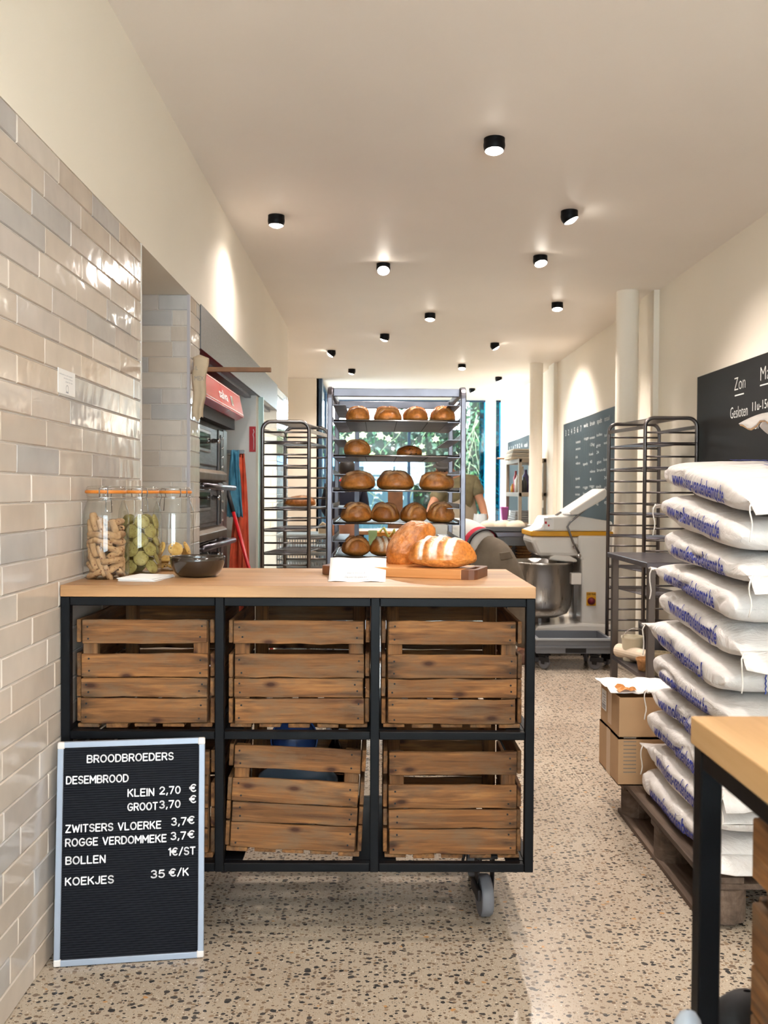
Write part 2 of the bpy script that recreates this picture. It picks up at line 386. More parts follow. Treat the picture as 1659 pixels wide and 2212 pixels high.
def crust_mat():
    t = NT('bread_crust'); vc = t.n('ShaderNodeVertexColor'); vc.layer_name = 'Col'
    co = t.coord((1, 1, 1), True); no = t.n('ShaderNodeTexNoise', i_Scale=45., i_Detail=5., i_Roughness=.7); t.l(co, no.inputs[0])
    r = t.ramp(no.outputs[0], [(.3, (.66, .56, .48)), (.68, (1.35, 1.3, 1.25))]); c = t.mix(1., vc.outputs[0], r.outputs[0], 'MULTIPLY')
    t.l(c, t.b.inputs['Base Color']); t.set(Roughness=.36, Specular_IOR_Level=.45); t.bump(no.outputs[0], .6, .004); return t.m
M['crust'] = crust_mat()
def cookie_mat(name, a, b, spots, sc):
    t = NT(name); co = t.coord((1, 1, 1), True); vo = t.n('ShaderNodeTexVoronoi', i_Scale=sc); t.l(co, vo.inputs[0])
    no = t.n('ShaderNodeTexNoise', i_Scale=60., i_Detail=3.); t.l(co, no.inputs[0]); r0 = t.ramp(no.outputs[0], [(.3, lin(a)), (.7, lin(b))])
    r = t.ramp(vo.outputs['Distance'], [(.16, (1, 1, 1)), (.24, (0, 0, 0))]); c = t.mix(r.outputs[0], r0.outputs[0], lin(spots)); t.l(c, t.b.inputs['Base Color'])
    t.set(Roughness=.8); t.bump(no.outputs[0], .6, .004); return t.m
M['biscotti'] = cookie_mat('almond_biscuit', '9c7550', 'b8926a', '77492c', 70.)
M['green_cookie'] = cookie_mat('green_biscuit', '85763c', 'a19256', '6c4f2a', 110.)
M['choc_cookie'] = cookie_mat('chocolate_chip_biscuit', 'bd9048', 'd6ac62', '30221a', 75.)
# ------------------------------------------------------------------ room shell
def struct(name, mb, mat, **kw):
    o = mb.build(name, mat, **kw); o['kind'] = 'structure'; return o
floor = struct('floor', MB().box(-4, XR + .16, -3.1, 16.25, -.06, 0), M['terrazzo'], local=True)
ceiling = struct('ceiling', MB().box(-4, XR + .16, -3.1, 16.3, HC, HC + .1), M['ceil'], local=True)
wall_right = struct('wall_right', MB().box(XR, XR + .16, -3.1, 16.3, 0, HC), M['wall'], local=True)
TT = 2.235
wall_left = struct('wall_left', MB().box(-1.06, XL - .004, -3.1, 3.5, 0, TT), M['grout'], local=True)
struct('wall_left_upper', MB().box(-4, XL, -3.1, 9.2, TT, HC), M['wall'], local=True)
wall_corr = struct('wall_left_return', MB().box(-3, XL - .004, 4.404, 4.65, 0, TT), M['grout'], local=True)
struct('wall_corridor', MB().box(-3.1, -3, 3.3, 4.65, 0, TT), M['wall'], local=True)
struct('wall_corridor_side', MB().box(-3.1, -1.06, 3.4, 3.5, 0, TT), M['wall'], local=True)
struct('wall_oven_back', MB().box(-2.1, -2, 4.65, 8.2, 0, TT), M['white'], local=True)
struct('wall_partition', MB().box(-2, -.916, 6.92, 7.05, 0, 2.02), M['white'], local=True)
wall_pier = struct('wall_left_pier', MB().box(-2.6, XL - .004, 8.204, 9.2, 0, TT), M['grout'], local=True)
struct('wall_far_left', MB().box(-2.7, -2.6, 9.1, 13.3, 0, HC), M['wall'], local=True)
struct('wall_back', MB().box(-2.7, -.85, 13.2, 13.4, 0, HC), M['wall'], local=True)
struct('wall_back_pier', MB().box(1.9, 2.08, 16.15, 16.35, 0, HC), M['white'], local=True)
struct('wall_back_corner', MB().box(2.17, 2.24, 16.15, 16.35, 0, HC), M['white'], local=True)
mb = MB().box(-1.06, -.6, -3.2, -3, 0, HC).box(1.9, 2.4, -3.2, -3, 0, HC).box(-.6, 1.9, -3.2, -3, 2.65, HC).box(-.6, 1.9, -3.2, -3, 0, .3)
struct('wall_front', mb, M['wall'], local=True)
w3 = struct('window_3', MB().box(-.6, 1.9, -3.12, -3.08, .3, .36).box(-.6, 1.9, -3.12, -3.08, 2.59, 2.65).box(-.6, -.54, -3.12, -3.08, .36, 2.59).box(1.84, 1.9, -3.12, -3.08, .36, 2.59).box(.62, .68, -3.12, -3.08, .36, 2.59), M['black_metal'], local=True)
MB().box(-.54, .62, -3.102, -3.098, .36, 2.59).build('pane', M['pane'], w3, local=True)
MB().box(.68, 1.84, -3.102, -3.098, .36, 2.59).build('pane', M['pane'], w3, local=True)
for cx, cy, r in ((2.007, 7.40, .089), (1.99, 11.53, .082)):
    struct('column', MB().lathe([(r, 0), (r, HC)], 40, (cx, cy, 0)), M['wall'], smooth=True)
    struct('trim_pipe_casing', MB().box(2.195, XR, cy - .08, cy + .28, 0, HC), M['wall'])
# glazing at the garden end
pane_blue = thin_glass('blue_tinted_glass', (.10, .50, .72))
frame_blue = plain('dark_blue_frame', '26405a', .4)
w1 = struct('window_1', MB().box(-.86, 1.9, 16.2, 16.26, HC - .03, HC).box(-.86, 1.9, 16.2, 16.26, 0, .08).box(-.87, -.81, 16.2, 16.28, 0, HC).box(.53, .58, 16.2, 16.26, .08, HC - .03), frame_blue, local=True)
for a, b in ((-.81, .53), (.58, 1.80)): MB().box(a, b, 16.225, 16.235, .08, HC - .03).build('pane', M['pane'], w1, local=True)
MB().box(1.80, 1.9, 16.225, 16.235, .08, HC - .03).build('pane', pane_blue, w1, local=True)
w2 = struct('window_2', MB().box(2.08, 2.17, 16.2, 16.26, HC - .03, HC).box(2.08, 2.17, 16.2, 16.26, 0, .06), frame_blue, local=True)
MB().box(2.08, 2.17, 16.225, 16.235, .06, HC - .03).build('pane', pane_blue, w2, local=True)
w4 = struct('window_4', MB().box(-.88, -.80, 13.2, 13.42, 0, HC).box(-.87, -.82, 13.42, 16.2, HC - .04, HC).box(-.87, -.82, 13.42, 16.2, 0, .08).box(-.87, -.82, 14.8, 14.86, .08, HC - .04), frame_blue, local=True)
for a, b in ((13.42, 14.8), (14.86, 16.2)): MB().box(-.85, -.842, a, b, .08, HC - .04).build('pane', M['pane'], w4, local=True)

# tiles: one mesh for a tile with chamfered edges, copied
TL, TH, TG = .300, .0715, .003
def tile_mesh():
    mb = MB(); a, b, t, c = TL / 2, TH / 2, .009, .003
    vs = [(-a, 0, -b), (a, 0, -b), (a, 0, b), (-a, 0, b), (-a, t - c, -b), (a, t - c, -b), (a, t - c, b), (-a, t - c, b), (-a + c, t, -b + c), (a - c, t, -b + c), (a - c, t, b - c), (-a + c, t, b - c)]
    mb.add(vs, [(0, 1, 5, 4), (1, 2, 6, 5), (2, 3, 7, 6), (3, 0, 4, 7), (4, 5, 9, 8), (5, 6, 10, 9), (6, 7, 11, 10), (7, 4, 8, 11), (8, 9, 10, 11)])
    me = bpy.data.meshes.new('tile'); me.from_pydata([tuple(v) for v in mb.v], [], mb.f); me.materials.append(M['tile']); me.update(); return me
TM = tile_mesh()
def tile_face(parent, p0, ang, length, seed, z0=0., z1=TT, jitter=.35):
    """p0 = start of the face on the backing, ang = direction of travel about Z; tiles stand proud on the side 90 deg left of travel"""
    rnd = random.Random(seed); d = Vector((math.cos(ang), math.sin(ang), 0)); rows = int(round((z1 - z0) / (TH + TG))); ph = (z1 - z0) / rows; n = 0
    for r in range(rows):
        z = z0 + (r + .5) * ph; s = -rnd.choice((0, .1, .15, .2, .25)) - rnd.uniform(0, .02)
        while s < length - .02:
            a, b = max(s, 0), min(s + TL, length)
            if b - a > .025:
                o = bpy.data.objects.new('tile', TM); COL.objects.link(o); o.parent = parent
                o.location = Vector(p0) + d * ((a + b) / 2) + Vector((0, 0, z)); o.scale = ((b - a) / TL, 1, (ph - TG) / TH)
                o.rotation_euler = (R(rnd.gauss(0, jitter)), 0, ang + R(rnd.gauss(0, jitter * .6))); n += 1
            s += TL + TG
    return n
PI = math.pi
# direction -Y (ang=-90) has +X on its left-hand side
tile_face(wall_left, (XL - .009, 3.5, 0), -PI / 2, 2.3, 3)
tile_face(wall_corr, (XL - .009, 4.65, 0), -PI / 2, .235, 4, jitter=.1)
tile_face(wall_corr, (XL, 4.409, 0), PI, .62, 5, jitter=.1)
tile_face(wall_pier, (XL - .009, 9.2, 0), -PI / 2, .985, 6, z0=.9, jitter=.1)
tile_face(wall_pier, (XL, 8.209, 0), PI, .36, 7, z0=.9, jitter=.1)
struct('trim_1', MB().box(XL - .012, XL + .002, 4.396, 4.41, 0, TT), plain('tile_edge_trim', 'b5adaf', .4))
struct('trim_2', MB().box(XL - .012, XL + .002, 3.496, 3.506, 0, TT), M['cream_plastic'])

# ------------------------------------------------------------------ garden behind the glass
rnd = random.Random(11)
gm = NT('garden_leaf'); oi = gm.coord((3, 3, 3)); gn = gm.n('ShaderNodeTexNoise', i_Scale=1.5, i_Detail=4.); gm.l(oi, gn.inputs[0])
gr = gm.ramp(gn.outputs[0], [(.3, lin('0f2a20')), (.5, lin('1b4128')), (.62, lin('30602f')), (.75, lin('5c8a45'))]); gm.l(gr.outputs[0], gm.b.inputs['Base Color']); gm.set(Roughness=.5)
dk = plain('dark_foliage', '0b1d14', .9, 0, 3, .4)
struct('ground', MB().box(-10, 12, 16.4, 40, -.12, -.05), plain('garden_soil', '232b1c', .9, 0, 2, .3), local=True)
def leaves(mb, n, box, size, top=None):
    x0, x1, y0, y1, z0, z1 = box
    for _ in range(n):
        x = rnd.uniform(x0, x1); y = rnd.uniform(y0, y1); zt = top(x) if top else z1; z = z0 + (zt - z0) * rnd.random() ** .8; s = size * rnd.uniform(.6, 1.4)
        E_ = Euler((rnd.uniform(-1.2, 1.2), rnd.uniform(-1, 1), rnd.uniform(0, 6.3))).to_matrix(); c = Vector((x, y, z))
        mb.add([c + E_ @ Vector(p) * s for p in ((0, 0, -.6), (.42, .1, 0), (0, 0, .75), (-.42, .1, 0))], [(0, 1, 2, 3)])
hd = th('garden_hedge', 'dense dark green hedge filling the garden window behind the bread rack', 'hedge', (0, 20.5, 0))
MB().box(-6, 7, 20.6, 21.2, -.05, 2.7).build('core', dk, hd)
mb = MB(); topf = lambda x: 2.85 + .3 * math.sin(x * 2.1) + .25 * math.sin(x * 5.3)
leaves(mb, 7000, (-6, 7, 19.9, 20.8, 0, 3), .10, topf); o = mb.build('leaves', gm.m, hd); o['kind'] = 'stuff'
iv = th('ivy_wall', 'tall ivy growing up beside the white window pier on the garden side', 'ivy', (3.2, 19.2, 0))
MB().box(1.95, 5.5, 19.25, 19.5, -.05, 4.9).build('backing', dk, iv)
mb = MB(); leaves(mb, 5000, (1.8, 5.5, 18.95, 19.3, 0, 5), .085); o = mb.build('leaves', gm.m, iv); o['kind'] = 'stuff'
sh = th('garden_shed', 'pale blue low garden shed between the hedge leaves outside the window', 'shed', (0, 19.3, 0))
MB().box(-1.0, .75, 19.2, 19.7, -.05, 1.82).build('wall', plain('blue_green_shed', '1b3d46', .7, 0, 4, .2), sh)
MB().box(-1.1, .85, 19.1, 19.8, 1.82, 2.02).build('roof', plain('pale_blue_roof', '5d86b0', .6), sh)
vn = th('climbing_vine', 'bare pale vine stems with a few broad light leaves close outside the window', 'vine', (.2, 17.6, 0))
tw = plain('vine_stem', '5f6b4e', .7); lf = plain('pale_vine_leaf', 'b4c884', .6)
for k in range(46):
    x = rnd.uniform(-1.3, 2.2); z = rnd.choice((rnd.uniform(2.6, 4.4), rnd.uniform(1.4, 2.8))); y = rnd.uniform(17.2, 18.2); p = Vector((x, y, z)); d = Vector((rnd.uniform(-1, 1), 0, rnd.uniform(-1.2, .2))).normalized(); pts = []
    for i in range(7):
        pts.append(p.copy()); d = (d + Vector((rnd.uniform(-.5, .5), rnd.uniform(-.1, .1), rnd.uniform(-.55, .25)))).normalized(); p = p + d * rnd.uniform(.14, .24)
    MB().tube(pts, [.011, .010, .009, .008, .007, .006, .004], 5).build('stem', tw, vn, smooth=True)
MB().tube([(-1.2, 17.7, -.05), (-1.15, 17.7, 1.2), (-1.25, 17.65, 2.4), (-.9, 17.7, 3.2), (.2, 17.7, 3.5), (1.6, 17.7, 3.4)], [.03, .027, .024, .02, .016, .012], 8).build('trunk', tw, vn, smooth=True)
def vleaf(c, s, a):
    pts = [(0, -.5), (.2, -.25), (.55, -.35), (.4, .0), (.62, .3), (.25, .3), (0, .65), (-.25, .3), (-.62, .3), (-.4, 0), (-.55, -.35), (-.2, -.25)]
    mb = MB(); ca, sa = math.cos(a), math.sin(a)
    mb.add([Vector(c) + Vector(((x * ca - z * sa) * s, .05 * s * math.sin(7 * x), (x * sa + z * ca) * s)) for x, z in pts] + [Vector(c)], [(i, (i + 1) % 12, 12) for i in range(12)])
    mb.build('leaf', lf, vn, thick=.004)
for x, z, s in ((-.45, 2.33, .16), (-.28, 2.36, .14), (-.55, 2.28, .12), (.05, 2.35, .14), (.2, 2.3, .12), (.83, 2.15, .10), (.86, 1.98, .14), (.8, 1.94, .11), (.45, 1.92, .1), (-.1, 2.0, .09), (1.1, 2.3, .12), (.4, 2.45, .1)):
    vleaf((x, 17.3 + rnd.uniform(-.1, .1), z), s, rnd.uniform(-.6, .6))

# ------------------------------------------------------------------ ceiling spotlights
lens_m = emit('lamp_lens', (1, .93, .82), 30)
def lamp(x, y, target, label, power=1., cone=100):
    t = th('ceiling_spotlight', label, 'spotlight', (x, y, HC), 'black ball spotlights in the ceiling')
    c = Vector((x, y, HC - .030)); d = (Vector(target) - c).normalized(); rot = d.to_track_quat('-Z', 'Y').to_matrix()
    prof = [(.050 * math.cos(R(a)), .050 * math.sin(R(a))) for a in range(-33, 91, 8)] + [(.0, .05)]
    MB().lathe([(max(r, .0005), z) for r, z in prof], 28, c, rot).build('housing', M['black_metal'], t, smooth=True)
    MB().lathe([(.0005, -.042), (.015, -.0395), (.029, -.034), (.0413, -.0268)], 24, c, rot).build('lens', lens_m, t, smooth=True)
    MB().lathe([(.0485, HC - .026), (.0485, HC)], 28, (x, y, 0)).build('collar', M['black_metal'], t, smooth=True)
    L = bpy.data.lights.new('spot', 'SPOT'); L.energy = LAMP_W * power; L.color = LAMP_COL; L.spot_size = R(cone); L.spot_blend = 1.; L.shadow_soft_size = .05
    lo = bpy.data.objects.new('spot', L); COL.objects.link(lo); lo.parent = t; lo.location = c + d * .055 - Vector((x, y, HC)); lo.rotation_euler = d.to_track_quat('-Z', 'Y').to_euler()
LAMPS = [(.528, 4.236, (.5, 3.9, 0), 'large black ball spotlight nearest the counter, right of centre', 1.),
 (-.603, 5.435, (-.68, 5.45, 0), 'black ball spotlight close to the wall above the steel hood', .38),
 (1.097, 5.305, (2.0, 5.2, 1.0), 'half-sunk spotlight tilted to the right, in front of the round column', .8),
 (1.108, 6.31, (1.5, 5.2, 0), 'almost fully sunk spotlight tilted forward, second from the counter on the right', 1.2),
 (.034, 6.557, (.12, 4.6, 0), 'glaring white spotlight turned straight at the viewer', 1.),
 (1.528, 7.851, (1.5, 7.3, 0), 'black ball spotlight beside the nearer round column top', 1.),
 (.47, 8.355, (.4, 8.0, 0), 'black ball spotlight above the right post of the bread rack', 1.),
 (.067, 9.471, (-.8, 10.2, 0), 'dark spotlight turned away to the left, above the middle of the bread rack', 1.),
 (-.536, 10.579, (-2.0, 10.8, 1), 'dark spotlight turned away, leftmost of the far ones', 1.),
 (1.267, 9.982, (2.24, 10.2, 1.35), 'tilted spotlight that lights the wall over the middle chalkboard', 1.8),
 (-.346, 12.161, (-.9, 13.0, .5), 'small far spotlight over the left post of the bread rack', 1.),
 (1.065, 11.657, (1.0, 11.0, 0), 'small far spotlight pointing down, left of the farther round column', 1.),
 (1.693, 12.892, (2.24, 13.1, 1.4), 'small tilted spotlight right beside the farther round column', 2.4),
 (1.473, 14.346, (2.24, 14.7, 1.4), 'farthest small spotlight, near the garden window', 2.4),
 (.55, 2.35, (.5, 2.0, 0), 'black ball spotlight above the viewer, over the aisle', .55),
 (-.25, 1.15, (-.35, 2.2, .5), 'black ball spotlight above the viewer, turned to the counter front', .3),
 (1.25, 1.2, (1.2, 2.6, .8), 'black ball spotlight above the viewer, turned to the flour sacks', .22),
 (.55, -.6, (.3, 1.5, .4), 'black ball spotlight over the shop entrance', .6)]
for x, y, tg, lb, pw in LAMPS: lamp(x, y, tg, lb, pw, 150 if x < -.6 else 105)
# ------------------------------------------------------------------ counter on castors
def bar(parent, name, a, b, mat=None, bevel=.002):
    return MB().box(min(a[0], b[0]), max(a[0], b[0]), min(a[1], b[1]), max(a[1], b[1]), min(a[2], b[2]), max(a[2], b[2])).build(name, mat or M['black_metal'], parent, bevel=bevel, seg=1)
def castor(parent, x, y, ztop, ang, r=.062, wid=.036, wheel_m=None):
    """swivel castor; the wheel stands on z=0"""
    T = Matrix.Translation((x, y, 0)) @ Matrix.Rotation(ang, 4, 'Z'); Wv = lambda p: T @ Vector(p)
    f = MB()
    for s in (-1, 1):
        sx = s * (wid / 2 + .006)
        vs = [Wv((sx - .002, yy, zz)) for yy, zz in ((-.03, ztop - .02), (.03, ztop - .02), (.016, r - .012), (-.016, r - .012))] + [Wv((sx + .002, yy, zz)) for yy, zz in ((-.03, ztop - .02), (.03, ztop - .02), (.016, r - .012), (-.016, r - .012))]
        f.add(vs, [(0, 1, 2, 3), (7, 6, 5, 4), (0, 4, 5, 1), (1, 5, 6, 2), (2, 6, 7, 3), (3, 7, 4, 0)])
    f.box(-.034, .034, -.034, .034, ztop - .026, ztop - .014, T).box(-.045, .045, -.05, .05, ztop - .006, ztop, T).lathe([(.022, ztop - .016), (.022, ztop - .005)], 16, Wv((0, 0, 0)))
    fk = f.build('castor', M['rubber'], parent, bevel=.002, seg=1)
    Rw = T.to_3x3() @ Matrix.Rotation(PI / 2, 3, 'Y'); h = wid / 2
    MB().lathe([(.012, -h), (r - .016, -h), (r - .004, -h), (r, -h + .006), (r, h - .006), (r - .004, h), (r - .016, h), (.012, h), (.012, -h)], 28, Wv((0, 0, r)), Rw).build('wheel', wheel_m or M['grey_rubber'], fk, smooth=True, bevel=.001)
    MB().box(-wid / 2 - .018, -wid / 2 - .008, -.07, .03, r + .01, r + .045, T).build('brake_lever', M['rubber'], fk, bevel=.004)
    return fk
ct = th('shop_counter', 'mobile shop counter with oak top on a black steel frame holding wooden crates', 'counter', (-.22, 2.9, 0))
top = MB().box(-.897, .452, 2.595, 3.2, .998, 1.031).build('countertop', M['oak'], ct, bevel=.002)
PX = (-.884, -.447, -.004, .439); hw = .013
for x in PX:
    for y0 in (2.6, 3.165): bar(ct, 'post', (x - hw, y0, .21), (x + hw, y0 + .026, .998))
    for z0, z1 in ((.212, .234), (.593, .613), (.974, .996)): bar(ct, 'side_rail', (x - hw * .9, 2.626, z0), (x + hw * .9, 3.165, z1))
for y0 in (2.6005, 3.1655):
    for z0, z1 in ((.2105, .2355), (.5915, .6145), (.9725, .9975)):
        for a, b in zip(PX, PX[1:]): bar(ct, 'cross_rail', (a + hw, y0, z0), (b - hw, y0 + .025, z1))
for a, b in zip(PX, PX[1:]):     # angle ledges that carry the crates
    for z in (.236, .6148):
        for x0, x1 in ((a + hw, a + hw + .05), (b - hw - .05, b - hw)): MB().box(x0, x1, 2.627, 3.164, z - .004, z).build('ledge', M['black_metal'], ct)
castor(ct, .335, 2.79, .21, R(6)); castor(ct, -.78, 2.79, .21, R(10)); castor(ct, .335, 3.08, .21, R(-12)); castor(ct, -.78, 3.08, .21, R(30))

def crate(loc, label, seed, w=.39, d=.50, h=.302, rot=(0, 0, 0), dark=False, group='wooden crates in the counter', back=True):
    rn = random.Random(seed); t = th('wooden_crate', label, 'crate', (0, 0, 0), group)
    k = 'crate_dark_' if dark else 'crate_'
    px, pd = w / 2 - .012, .03
    for sx in (-1, 1):
        for y0 in (.013, d - .013 - .026): MB().box(sx * px - (.042 if sx > 0 else 0), sx * px + (.042 if sx < 0 else 0), y0, y0 + .026, .006, h - .004).build('corner_post', M[k + 'z'], t, local=True, bevel=.002, seg=1)
    zs = ((.004, .076), (.080, .134), (.138, .205), (.235, h))
    def slat(name, x0, x1, y0, y1, z0, z1, m):
        j = lambda a: rn.uniform(-a, a)
        c = Vector(((x0 + x1) / 2, (y0 + y1) / 2, (z0 + z1) / 2)); mb = MB(); hx, hy, hz = (x1 - x0) / 2, (y1 - y0) / 2, (z1 - z0) / 2
        long_x = hx > hy; n = 6; ring = []
        for i in range(n + 1):
            f = -1 + 2 * i / n; wv = j(.0014); tz = hz + j(.0015)
            for a, b in ((-1, -1), (1, -1), (1, 1), (-1, 1)):
                ring.append(Vector((f * hx, a * hy, b * tz + wv)) if long_x else Vector((a * hx, f * hy, b * tz + wv)))
        fs = [(i * 4 + q, i * 4 + (q + 1) % 4, i * 4 + 4 + (q + 1) % 4, i * 4 + 4 + q) for i in range(n) for q in range(4)] + [(3, 2, 1, 0), tuple(n * 4 + q for q in range(4))]
        if not long_x: fs = [f[::-1] for f in fs]
        mb.add(ring, fs); o = mb.build(name, m, t, local=True, bevel=.0018, seg=1); o.location = c
        o.rotation_euler = (0, R(j(.25)) if long_x else 0, R(j(.15))); return o
    na = MB()
    for z0, z1 in zs:
        e = rn.uniform(0, .006)
        slat('front_slat', -w / 2 + .008 + e, w / 2 - .008 - rn.uniform(0, .006), 0, .0125, z0, z1, M[k + 'x'])
        for sx in (-1, 1):
            for zz in (z0 + .016, z1 - .016): na.lathe([(.0028, -.0008), (.0028, .0135)], 8, (sx * (w / 2 - .03 + rn.uniform(-.006, .006)), -.001, zz + rn.uniform(-.004, .004)), Matrix.Rotation(-PI / 2, 3, 'X'), cap=True)
        slat('back_slat', -w / 2 + .008, w / 2 - .008, d - .0125, d, z0, z1, M[k + 'x'])
        for sx in (-1, 1): slat('side_slat', sx * w / 2 - .006, sx * w / 2 + .006, .014, d - .014, z0 + rn.uniform(-.002, .002), z1 - rn.uniform(0, .003), M[k + 'y'])
    for i in range(5):
        x = -w / 2 + .03 + i * (w - .06) / 4; slat('bottom_slat', x - .031, x + .031, .006, d - .006, -.009, .003, M[k + 'y'])
    na.build('nails', M['dark_hole'], t, local=True)['kind'] = 'stuff'
    t.location = loc; t.rotation_euler = rot; WL[t.name] = Vector(loc); return t
crate((-.668, 2.632, .625), 'wooden crate in the upper left bay of the counter, below the jars', 21, w=.385)
crate((-.224, 2.632, .625), 'wooden crate in the upper middle bay of the counter', 22, w=.395, dark=False)
crate((.218, 2.632, .625), 'wooden crate in the upper right bay of the counter', 23, w=.395)
crate((-.668, 2.632, .246), 'wooden crate in the lower left bay, mostly hidden by the price board', 24)
crate((-.240, 2.634, .258), 'tilted wooden crate with blue bowls in the lower middle bay', 25, w=.385, rot=(0, R(2.6), R(.5)))
crate((.222, 2.632, .246), 'wooden crate in the lower right bay of the counter', 26)
# contents of the tilted crate
def bowl(name, label, c, r, h, mat, base=.5, tilt=(0, 0, 0), n=32, t=.004):
    pr = [(.001, 0), (r * base, 0), (r * base + .003, .002)] + [(r * (base + (1 - base) * math.sin(a * PI / 2) ** .8), h * (1 - math.cos(a * PI / 2)) ** .95 + .002) for a in [i / 8 for i in range(1, 9)]]
    inner = [(max(x - t, .001), z + t) for x, z in pr[::-1]]; inner[0] = (pr[-1][0] - t, h + .002)
    o = MB().lathe(pr + inner, n, (0, 0, 0)).build(name, mat, local=True, smooth=True); o.location = c; o.rotation_euler = tilt; return o
tag(bowl('mixing_bowl', '', (-.25, 2.86, .272), .125, .13, M['bowl_grey'], .55, tilt=(0, R(2.6), 0)), 'grey blue mixing bowl lying low in the tilted crate', 'bowl')
tag(bowl('blue_bowl', '', (-.255, 2.90, .50), .073, .10, M['blue_bowl'], .5, tilt=(R(68), R(4), 0)), 'small dark blue bowl propped upright in the tilted crate', 'bowl')
bt = MB().lathe([(.001, 0), (.03, 0), (.032, .01), (.032, .15), (.012, .19), (.012, .23), (.015, .232), (.015, .245), (.001, .246)], 20).build('glass_bottle', thin_glass('brown_glass', (.35, .3, .27)), local=True, smooth=True)
bt.location = (-.135, 3.0, .29); tag(bt, 'clear brown bottle standing at the back of the tilted crate', 'bottle')

# ------------------------------------------------------------------ things on the counter
CZ = 1.031
def cookie_bar(rn):
    mb = MB(); l, wd, hh = .030, .0140, .0098
    mb.grid(lambda i, j: Vector((l * math.copysign(abs(math.sin(-PI / 2 + PI * j / 10)) ** .75, -PI / 2 + PI * j / 10), wd * math.cos(2 * PI * i / 12) * max(.02, math.cos(-PI / 2 + PI * j / 10)) ** .35, hh * math.sin(2 * PI * i / 12) * max(.02, math.cos(-PI / 2 + PI * j / 10)) ** .35)), 12, 11, True)
    return mb
def disc(r, h):
    return MB().lathe([(.0008, 0), (r * .8, 0), (r, h * .35), (r * .97, h * .7), (r * .7, h * .97), (.0008, h)], 18)
def place(mesh_o, loc, M3): o = mesh_o.copy(); COL.objects.link(o); o.matrix_world = Matrix.Translation(loc) @ M3.to_4x4(); return o
def jar(cx, cy, label, clasp_ang, r=.0685):
    t = th('glass_jar', label, 'jar', (cx, cy, CZ), 'clip-top cookie jars')
    pr = [(.001, .004), (r * .7, .003), (r * .85, 0), (r * .97, .008), (r, .02), (r, .185), (r * .97, .205), (r * .86, .228), (r * .80, .24), (r * .80, .25), (r * .84, .252), (r * .84, .262)]
    MB().lathe(pr, 40, (cx, cy, CZ)).build('body', M['glass'], t, smooth=True)
    ld = MB().lathe([(r * .84, .267), (r * .84, .276), (r * .78, .281), (r * .5, .282), (.001, .279)], 40, (cx, cy, CZ)).build('lid', M['glass'], t, smooth=True)
    MB().lathe([(r * .85, .259), (r * .90, .261), (r * .90, .267), (r * .85, .269)], 40, (cx, cy, CZ)).build('rubber_ring', M['gasket'], t, smooth=True)
    MB().tube([(cx + r * .83 * math.cos(a), cy + r * .83 * math.sin(a), CZ + .247) for a in [2 * PI * i / 32 for i in range(32)]], .0014, 6, closed=True).tube([(cx + r * .85 * math.cos(a), cy + r * .85 * math.sin(a), CZ + .274) for a in [2 * PI * i / 32 for i in range(32)]], .0014, 6, closed=True).build('wire_ring', M['chrome'], t, smooth=True)
    u = Vector((math.cos(clasp_ang), math.sin(clasp_ang), 0)); v = Vector((-u.y, u.x, 0)); c = Vector((cx, cy, CZ)); P = lambda a, b, z: c + u * a + v * b + Vector((0, 0, z))
    MB().tube([P(r * .86, -.008, .248), P(r * .95, -.009, .262), P(r * .9, -.008, .276), P(r * .9, .008, .276), P(r * .95, .009, .262), P(r * .86, .008, .248)], .0016, 6).tube([P(r * .92, -.006, .246), P(r * 1.0, -.008, .235), P(r * 1.08, -.009, .20), P(r * 1.08, .009, .20), P(r * 1.0, .008, .235), P(r * .92, .006, .246)], .0016, 6).build('clasp', M['steel_m'], t, smooth=True)
    MB().tube([P(-r * .86, -.012, .248), P(-r * .94, -.012, .262), P(-r * .9, -.012, .276)], .0018, 6).tube([P(-r * .86, .012, .248), P(-r * .94, .012, .262), P(-r * .9, .012, .276)], .0018, 6).build('hinge', M['steel_m'], t, smooth=True)
    return t
JA, JB, JC = (-.827, 2.80), (-.772, 2.985), (-.69, 3.105)
jar(*JA, 'large clip-top jar of brown almond biscuits, nearest on the counter', R(100))
jar(*JB, 'clip-top jar of green speckled biscuits behind the almond jar', R(-62))
jar(*JC, 'mostly empty clip-top jar with a few chocolate chip biscuits', R(135))
rn = random.Random(5)
proto = cookie_bar(rn).build('almond_biscuit', M['biscotti'], local=True, smooth=True); used = False
def put(proto, loc, M3, label, group, cat='biscuit'):
    o = proto if not proto.get('label') else proto.copy()
    if o is not proto: COL.objects.link(o)
    o.matrix_world = Matrix.Translation(loc) @ M3.to_4x4(); tag(o, label, cat, group)
for l in range(9):
    n = 6 if l < 8 else 3
    for k in range(n):
        a = 2 * PI * (k + .5 * (l % 2) + rn.uniform(-.12, .12)) / n; rr = .041 + rn.uniform(-.003, .003)
        upright = rn.random() < .34
        M3 = (Matrix.Rotation(a + PI / 2, 3, 'Z') @ Matrix.Rotation(rn.uniform(-.45, .45), 3, 'Y') @ Matrix.Rotation(rn.uniform(-.9, .9), 3, 'X')) if not upright else (Matrix.Rotation(a + PI / 2, 3, 'Z') @ Matrix.Rotation(1.2, 3, 'Y'))
        put(proto, (JA[0] + rr * math.cos(a), JA[1] + rr * math.sin(a), CZ + .017 + l * .0195), M3, 'brown almond biscuit in the nearest clip-top jar', 'almond biscuits in the jar')
proto = disc(.025, .009).build('green_biscuit', M['green_cookie'], local=True, smooth=True)
